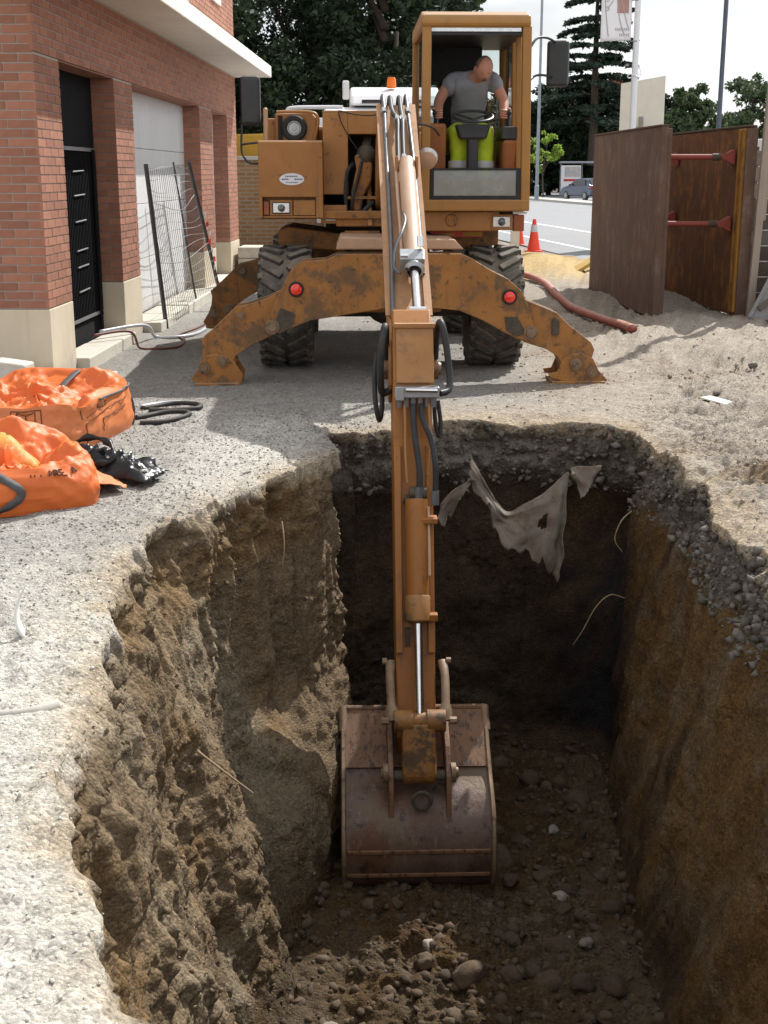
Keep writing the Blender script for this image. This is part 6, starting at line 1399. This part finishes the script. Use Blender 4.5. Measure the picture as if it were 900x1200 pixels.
# bus shelter
t = thing('bus_shelter', 'small grey bus shelter with a poster panel across the road', 'bus shelter', (13.1, 104, .16))
b = MB(); b.bb(-1.6, 1.6, -.8, .8, 2.45, 2.6); b.build('roof', 'shelter_grey', t, bevel=.05)
for sx in (-1.45, .2, 1.45):
    b = MB(); b.bb(sx-.05, sx+.05, .6, .7, 0, 2.45); b.build('post', 'shelter_grey', t)
b = MB(); b.bb(-1.55, -.05, -.7, -.6, .35, 2.3); ps = b.build('poster_panel', 'decal_white', t)
b = MB(); b.bb(-1.3, -.1, -.72, -.702, 1.45, 2.2); b.build('poster', 'poster', ps); b = MB(); b.bb(-1.35, -.1, -.72, -.702, 1.12, 1.28); b.build('poster_stripe', 'tail_red', ps)
b = MB(); b.bb(-1.4, 1.4, .62, .64, .3, 2.3); b.build('back_pane', 'glass_dark', t)
b = MB(); b.bb(-.0, 1.3, .2, .55, .42, .5); b.build('bench', 'wood_grey', t)
# parked / driving hatchback seen from behind at an angle
t = thing('hatchback_car', 'dark blue hatchback car driving on the far carriageway', 'car', (12.2, 93.5, .034), R(24))
W2 = .85
b = MB(); prof = [(-2.0, .32), (-2.08, .55), (-2.02, .95), (-1.72, 1.05), (-1.35, 1.42), (-.6, 1.50), (.25, 1.46), (1.0, 1.0), (1.85, .86), (2.03, .60), (1.98, .30)]
n = len(prof); vs = []
for s, sc in ((-1, 1), (-1, 0), (1, 0), (1, 1)):
    for (p, q) in prof:
        w_ = W2 - max(0, q-.9)*.34 - (.06 if sc else 0); vs.append((s*w_, p, q if not sc else q))
vs = [(s*(W2 - max(0, q-.9)*.34), p, q) for s in (-1, 1) for (p, q) in prof]
b.add(vs, [tuple(range(n))[::-1], tuple(range(n, 2*n))] + [(i, (i+1) % n, n+(i+1) % n, n+i) for i in range(n)]); M_ = None
cb = b.build('body', 'car_paint', t, bevel=.06, seg=3, smooth=True)
b = MB(); b.prism([(-1.70, 1.08), (-1.38, 1.40), (-1.40, 1.42), (-1.73, 1.09)], -.62, .62, 'x'); b.build('rear_window', 'car_glass', cb)
for s in (-1, 1):
    b = MB(); b.prism([(-1.25, 1.0), (-1.15, 1.36), (-.4, 1.42), (.2, 1.38), (.75, 1.02)], s*.76, s*.80, 'x', Matrix.Shear('XY', 4, (0, 0)) ); b.build('side_window', 'car_glass', cb)
    b = MB(); b.bb(s*.78-.10, s*.78+.08, -2.09, -1.98, .78, 1.0); b.build('tail_lamp', 'tail_red', cb, bevel=.02)
    b = MB(); b.bb(s*.88, s*.98, .55, .75, .98, 1.12); b.build('mirror', 'car_paint', cb, bevel=.03)
    for yy in (-1.25, 1.25):
        b = MB(); b.lathe([(0, -.1), (.2, -.1), (.31, -.09), (.32, 0), (.31, .09), (.2, .1), (0, .1)], (s*.78, yy, .32), (1, 0, 0), 22); wo = b.build('wheel', 'tyre', t, smooth=True)
        b = MB(); b.lathe([(0, .105), (.19, .105)], (s*.78, yy, .32), (s, 0, 0), 18); b.build('rim', 'steel_grey', wo)
b = MB(); b.bb(-.25, .25, -2.11, -2.085, .62, .74); b.build('number_plate', 'plate', cb)
# house
t = thing('red_roof_house', 'house with red tiled gable roof and chimneys behind the dark trees', 'house', (20.5, 136, 0), R(12))
b = MB(); b.bb(-3.4, 3.4, 0, 9, 0, 9.2); b.prism([(-3.4, 9.2), (3.4, 9.2), (0, 11.2)], 0, .3, 'y'); b.build('wall', 'wall_house', t)
b = MB(); b.prism([(-3.9, 9.0), (0, 11.35), (3.9, 9.0), (3.9, 9.25), (0, 11.6), (-3.9, 9.25)], -.5, 9.5, 'y'); rf = b.build('roof', 'roof_tile', t)
b = MB(); b.prism([(-3.2, 9.5), (3.2, 9.5), (0, 11.2)], -.06, -.02, 'y'); b.build('gable_tiles', 'roof_tile', t)
b = MB(); b.bb(-4.9, -3.1, 1, 1.9, 8, 10.6); ch = b.build('chimney', 'wall_house', rf)
for k in range(4): b = MB(); b.lathe([(.16, 0), (.13, .7)], (-4.6+.42*k, 1.45, 10.6), (0, 0, 1), 10); b.build('chimney_pot', 'concrete_grey', ch)
for z0 in (6.6, 3.5):
    for u in (-1.9, 1.2): b = MB(); b.bb(u, u+1.0, -.06, -.01, z0, z0+1.4); w_ = b.build('window', 'white_render', t); b = MB(); b.bb(u+.1, u+.9, -.08, -.061, z0+.1, z0+1.3); b.build('pane', 'car_glass', w_)
b = MB(); b.prism([(-.2, 7.6), (3.9, 7.6), (3.9, 7.8), (-.2, 8.2)], -1.2, -.08, 'y'); b.build('porch_roof', 'roof_tile', t)
b = MB(); o = b.lathe([(0, 5.3), (.62, 5.3), (.66, 5.2), (.66, 0)], (0, 0, 0), (0, 0, 1), 18) and None
t = thing('storage_tank', 'grey cylindrical tank beyond the rusty plates in front of the cypress trees', 'tank', (20.0, 66, 0)); b.build('shell', 'shelter_grey', t, smooth=True)

# ================================================================ TREES
def leaves(centers, radii, n, size, seed, flat=1.0, droop=0.0):
    """leaf-sized quads through the clumps"""
    rg = np.random.default_rng(seed); centers = np.asarray(centers, float); radii = np.asarray(radii, float)
    w = radii**2; idx = rg.choice(len(centers), n, p=w/w.sum())
    d_ = rg.normal(size=(n, 3)); d_ /= np.linalg.norm(d_, axis=1)[:, None]
    rr = radii[idx][:, None] * (rg.random((n, 1))**.45)
    P_ = centers[idx] + d_*rr*np.array([1, 1, flat])
    a = rg.normal(size=(n, 3)); a[:, 2] -= droop; a /= np.linalg.norm(a, axis=1)[:, None]
    b_ = rg.normal(size=(n, 3)); b_ -= a*(a*b_).sum(1)[:, None]; b_ /= np.linalg.norm(b_, axis=1)[:, None]
    s_ = size*rg.uniform(.6, 1.4, (n, 1))
    Vq = np.stack([P_-a*s_, P_+b_*s_*.5, P_+a*s_, P_-b_*s_*.5], 1).reshape(-1, 3)
    return Vq, np.arange(4*n).reshape(-1, 4)
def clumps(h0, h1, rmax, n, seed, shape):
    rg = np.random.default_rng(seed); C_, R_ = [], []
    while len(C_) < n:
        z_ = rg.random(); q = rg.random()*6.283; prof = shape(z_)
        rr = rmax*prof*(rg.random()**.5)*(.82+.35*rg.random())
        C_.append((rr*math.cos(q), rr*math.sin(q), h0+(h1-h0)*z_)); R_.append(rmax*rg.uniform(.13, .27)*(.5+.6*prof))
    return C_, R_
def tree(name, label, cat, loc, h0, h1, rmax, nl, size, mat, shape, seed, group=None, nc=70, trunk=.25, flat=.8):
    t = thing(name, label, cat, loc, 0, group)
    C_, R_ = clumps(h0, h1, rmax, nc, seed, shape)
    Vq, Fq = leaves(C_, R_, nl, size, seed+1, flat)
    mk('crown', np_mesh('crown', Vq, Fq, smooth=False), mat, t)
    b = MB(); rt = random.Random(seed); tp = [(0, 0, -.2)] + [(.12*rt.uniform(-1, 1)*k, .12*rt.uniform(-1, 1)*k, h0*.5*k) for k in (1, 2)] + [(rt.uniform(-.3, .3), rt.uniform(-.3, .3), h0+(h1-h0)*.75)]
    b.tube(tp, [trunk, trunk*.8, trunk*.65, trunk*.15], 10)
    for k in range(14):
        c_ = C_[(k*5) % len(C_)]; z0 = max(h0*.6, c_[2]-abs(c_[0])-abs(c_[1])); b.tube(pts(spline([(0, 0, z0), (c_[0]*.5, c_[1]*.5, (z0+c_[2])/2+.1), c_], 6)), [trunk*.35, trunk*.3, trunk*.25, trunk*.2, trunk*.12, trunk*.05], 6)
    b.build('trunk', 'bark', t, smooth='all')
    return t
dome = lambda z_: math.sqrt(max(0, 1-(2*z_-1)**2*.92)); cone_ = lambda z_: (1-z_)**.8*.95+.05; tall = lambda z_: min(1, .65+z_)*math.sqrt(max(0, 1-z_**3))
for i, (lx, ly, h1, rm, lab) in enumerate([(-6.2, 32, 12.5, 3.6, 'tall dark evergreen tree above the end of the brick building'), (-2.4, 34, 13.5, 3.6, 'tall dark evergreen tree straight behind the white truck'), (-.3, 36.5, 13, 2.3, 'dark evergreen tree showing behind the cab roof'), (-4.4, 29.5, 6.2, 2.2, 'lower dark bushy tree behind the garden wall'), (-.6, 30.5, 6.2, 2.1, 'lower dark bushy tree between truck and tall evergreens')]):
    tree('evergreen_tree', lab, 'tree', (lx, ly, 0), .8, h1, rm, 56000 if h1 > 8 else 26000, .075, 'leaf_dark', tall, 600+i*7, 'dark evergreens behind the machine', 120, .3)
tree('broadleaf_tree', 'sunlit green tree top above the cab roof', 'tree', (1.3, 41, 0), 6.6, 9.6, 1.7, 9000, .11, 'leaf_mid', dome, 651, None, 60, .2)
# dark wood across the road, each tree its own crown
for i, (lx, ly, h1, rm, mt) in enumerate([(8.5, 116, 8.5, 4.2, 'leaf_dark'), (12.2, 119, 9.2, 4.2, 'leaf_dark'), (15.6, 117, 9.6, 4.4, 'leaf_dark'), (19.4, 120, 8.8, 4.2, 'leaf_dark'), (23, 122, 8.6, 4, 'leaf_dark'), (4.5, 118, 8.6, 4.3, 'leaf_dark')]):
    lab = ['dense dark tree behind the grey street lamp', 'dense dark tree behind the pale green sapling', 'dense dark tree above the bus shelter', 'dense dark tree in front of the red roofed house', 'dense dark tree behind the rusty left plate', 'dense dark tree seen through the cab'][i]
    tree('roadside_tree', lab, 'tree', (lx, ly, 0), .3, h1, rm, 14000, .22, mt, tall, 700+i*9, 'dark trees across the road', 90, .3)
tree('sapling', 'small pale green sapling across the road beside the lamp', 'tree', (9.6, 97, .1), 1.9, 4.6, 1.15, 1500, .16, 'leaf_light', dome, 761, None, 22, .07)
for i, (lx, ly, h1, rm, lab, shp) in enumerate([(19.6, 78, 7.2, 2.2, 'tall green poplar left of the timber post', tall), (21.6, 79, 7.6, 1.2, 'slim cypress beside the poplar', tall), (24.0, 77, 7.8, 2.6, 'broad green tree behind the timber post', tall), (17.5, 80, 4.4, 1.8, 'low green bush left of the poplar', dome), (12.9, 62, 5.6, 1.2, 'green tree peeking out right of the sign board', dome), (27, 79, 7.6, 2.6, 'broad green tree at the far right', tall)]):
    tree('green_tree', lab, 'tree', (lx, ly, 0), .4, h1, rm*1.25, 14000, .13, 'leaf_far', shp, 800+i*9, 'green trees beyond the shield', 130, .2)
# cedar with flat drooping tiers
t = thing('cedar_tree', 'tall dark cedar with drooping tiers of branches against the bright sky', 'tree', (15.0, 112, 0))
b = MB(); HC = 20.5; b.tube([(0, 0, -.3), (.05, 0, 6), (0, .05, 13), (0, 0, HC)], [.42, .34, .2, .03], 10); b.build('trunk', 'bark', t, smooth='all')
rg = np.random.default_rng(77); LV = []; bb_ = MB(); hgt = 6.2
while hgt < HC-.2:
    f = (hgt-6.2)/(HC-6.2); ln0 = 5.0*(1-f)**.85+.35
    for k in range(5 if f < .85 else 3):
        q = rg.random()*6.283; ln = ln0*rg.uniform(.55, 1.12); up = .10+.12*rg.random()
        path = [(ln*s_*math.cos(q), ln*s_*math.sin(q), hgt + ln*(up*s_ - .26*s_*s_)) for s_ in np.linspace(0, 1, 9)]
        bb_.tube(pts(np.array(path)), [.06*(1-s_*.9) for s_ in np.linspace(0, 1, 9)], 5)
        n = int(190*ln/2.5)+40; s_ = rg.random(n)**.7*.85+.15; side_ = rg.normal(0, .22, n)*ln*.5*np.sin(np.pi*np.clip(s_*.85, 0, 1)) 
        px = ln*s_*math.cos(q)-side_*math.sin(q); py = ln*s_*math.sin(q)+side_*math.cos(q); pz = hgt+ln*(up*s_-.26*s_*s_) - np.abs(rg.normal(0, .11, n)) - .14*np.abs(side_)
        LV.append(np.stack([px, py, pz], 1))
    hgt += rg.uniform(.62, .98)*(1.15-.45*f)
LV = np.concatenate(LV); n = len(LV); a = rg.normal(size=(n, 3))*np.array([1, 1, .35]); a[:, 2] -= .35; a /= np.linalg.norm(a, axis=1)[:, None]
b_ = rg.normal(size=(n, 3)); b_ -= a*(a*b_).sum(1)[:, None]; b_ /= np.linalg.norm(b_, axis=1)[:, None]; s_ = .22*rg.uniform(.6, 1.6, (n, 1))
Vq = np.stack([LV-a*s_, LV+b_*s_*.42, LV+a*s_, LV-b_*s_*.42], 1).reshape(-1, 3)
mk('crown', np_mesh('crown', Vq, np.arange(4*n).reshape(-1, 4), smooth=False), 'leaf_cedar', t); tag(bb_.build('limbs', 'bark', t), kind='stuff')
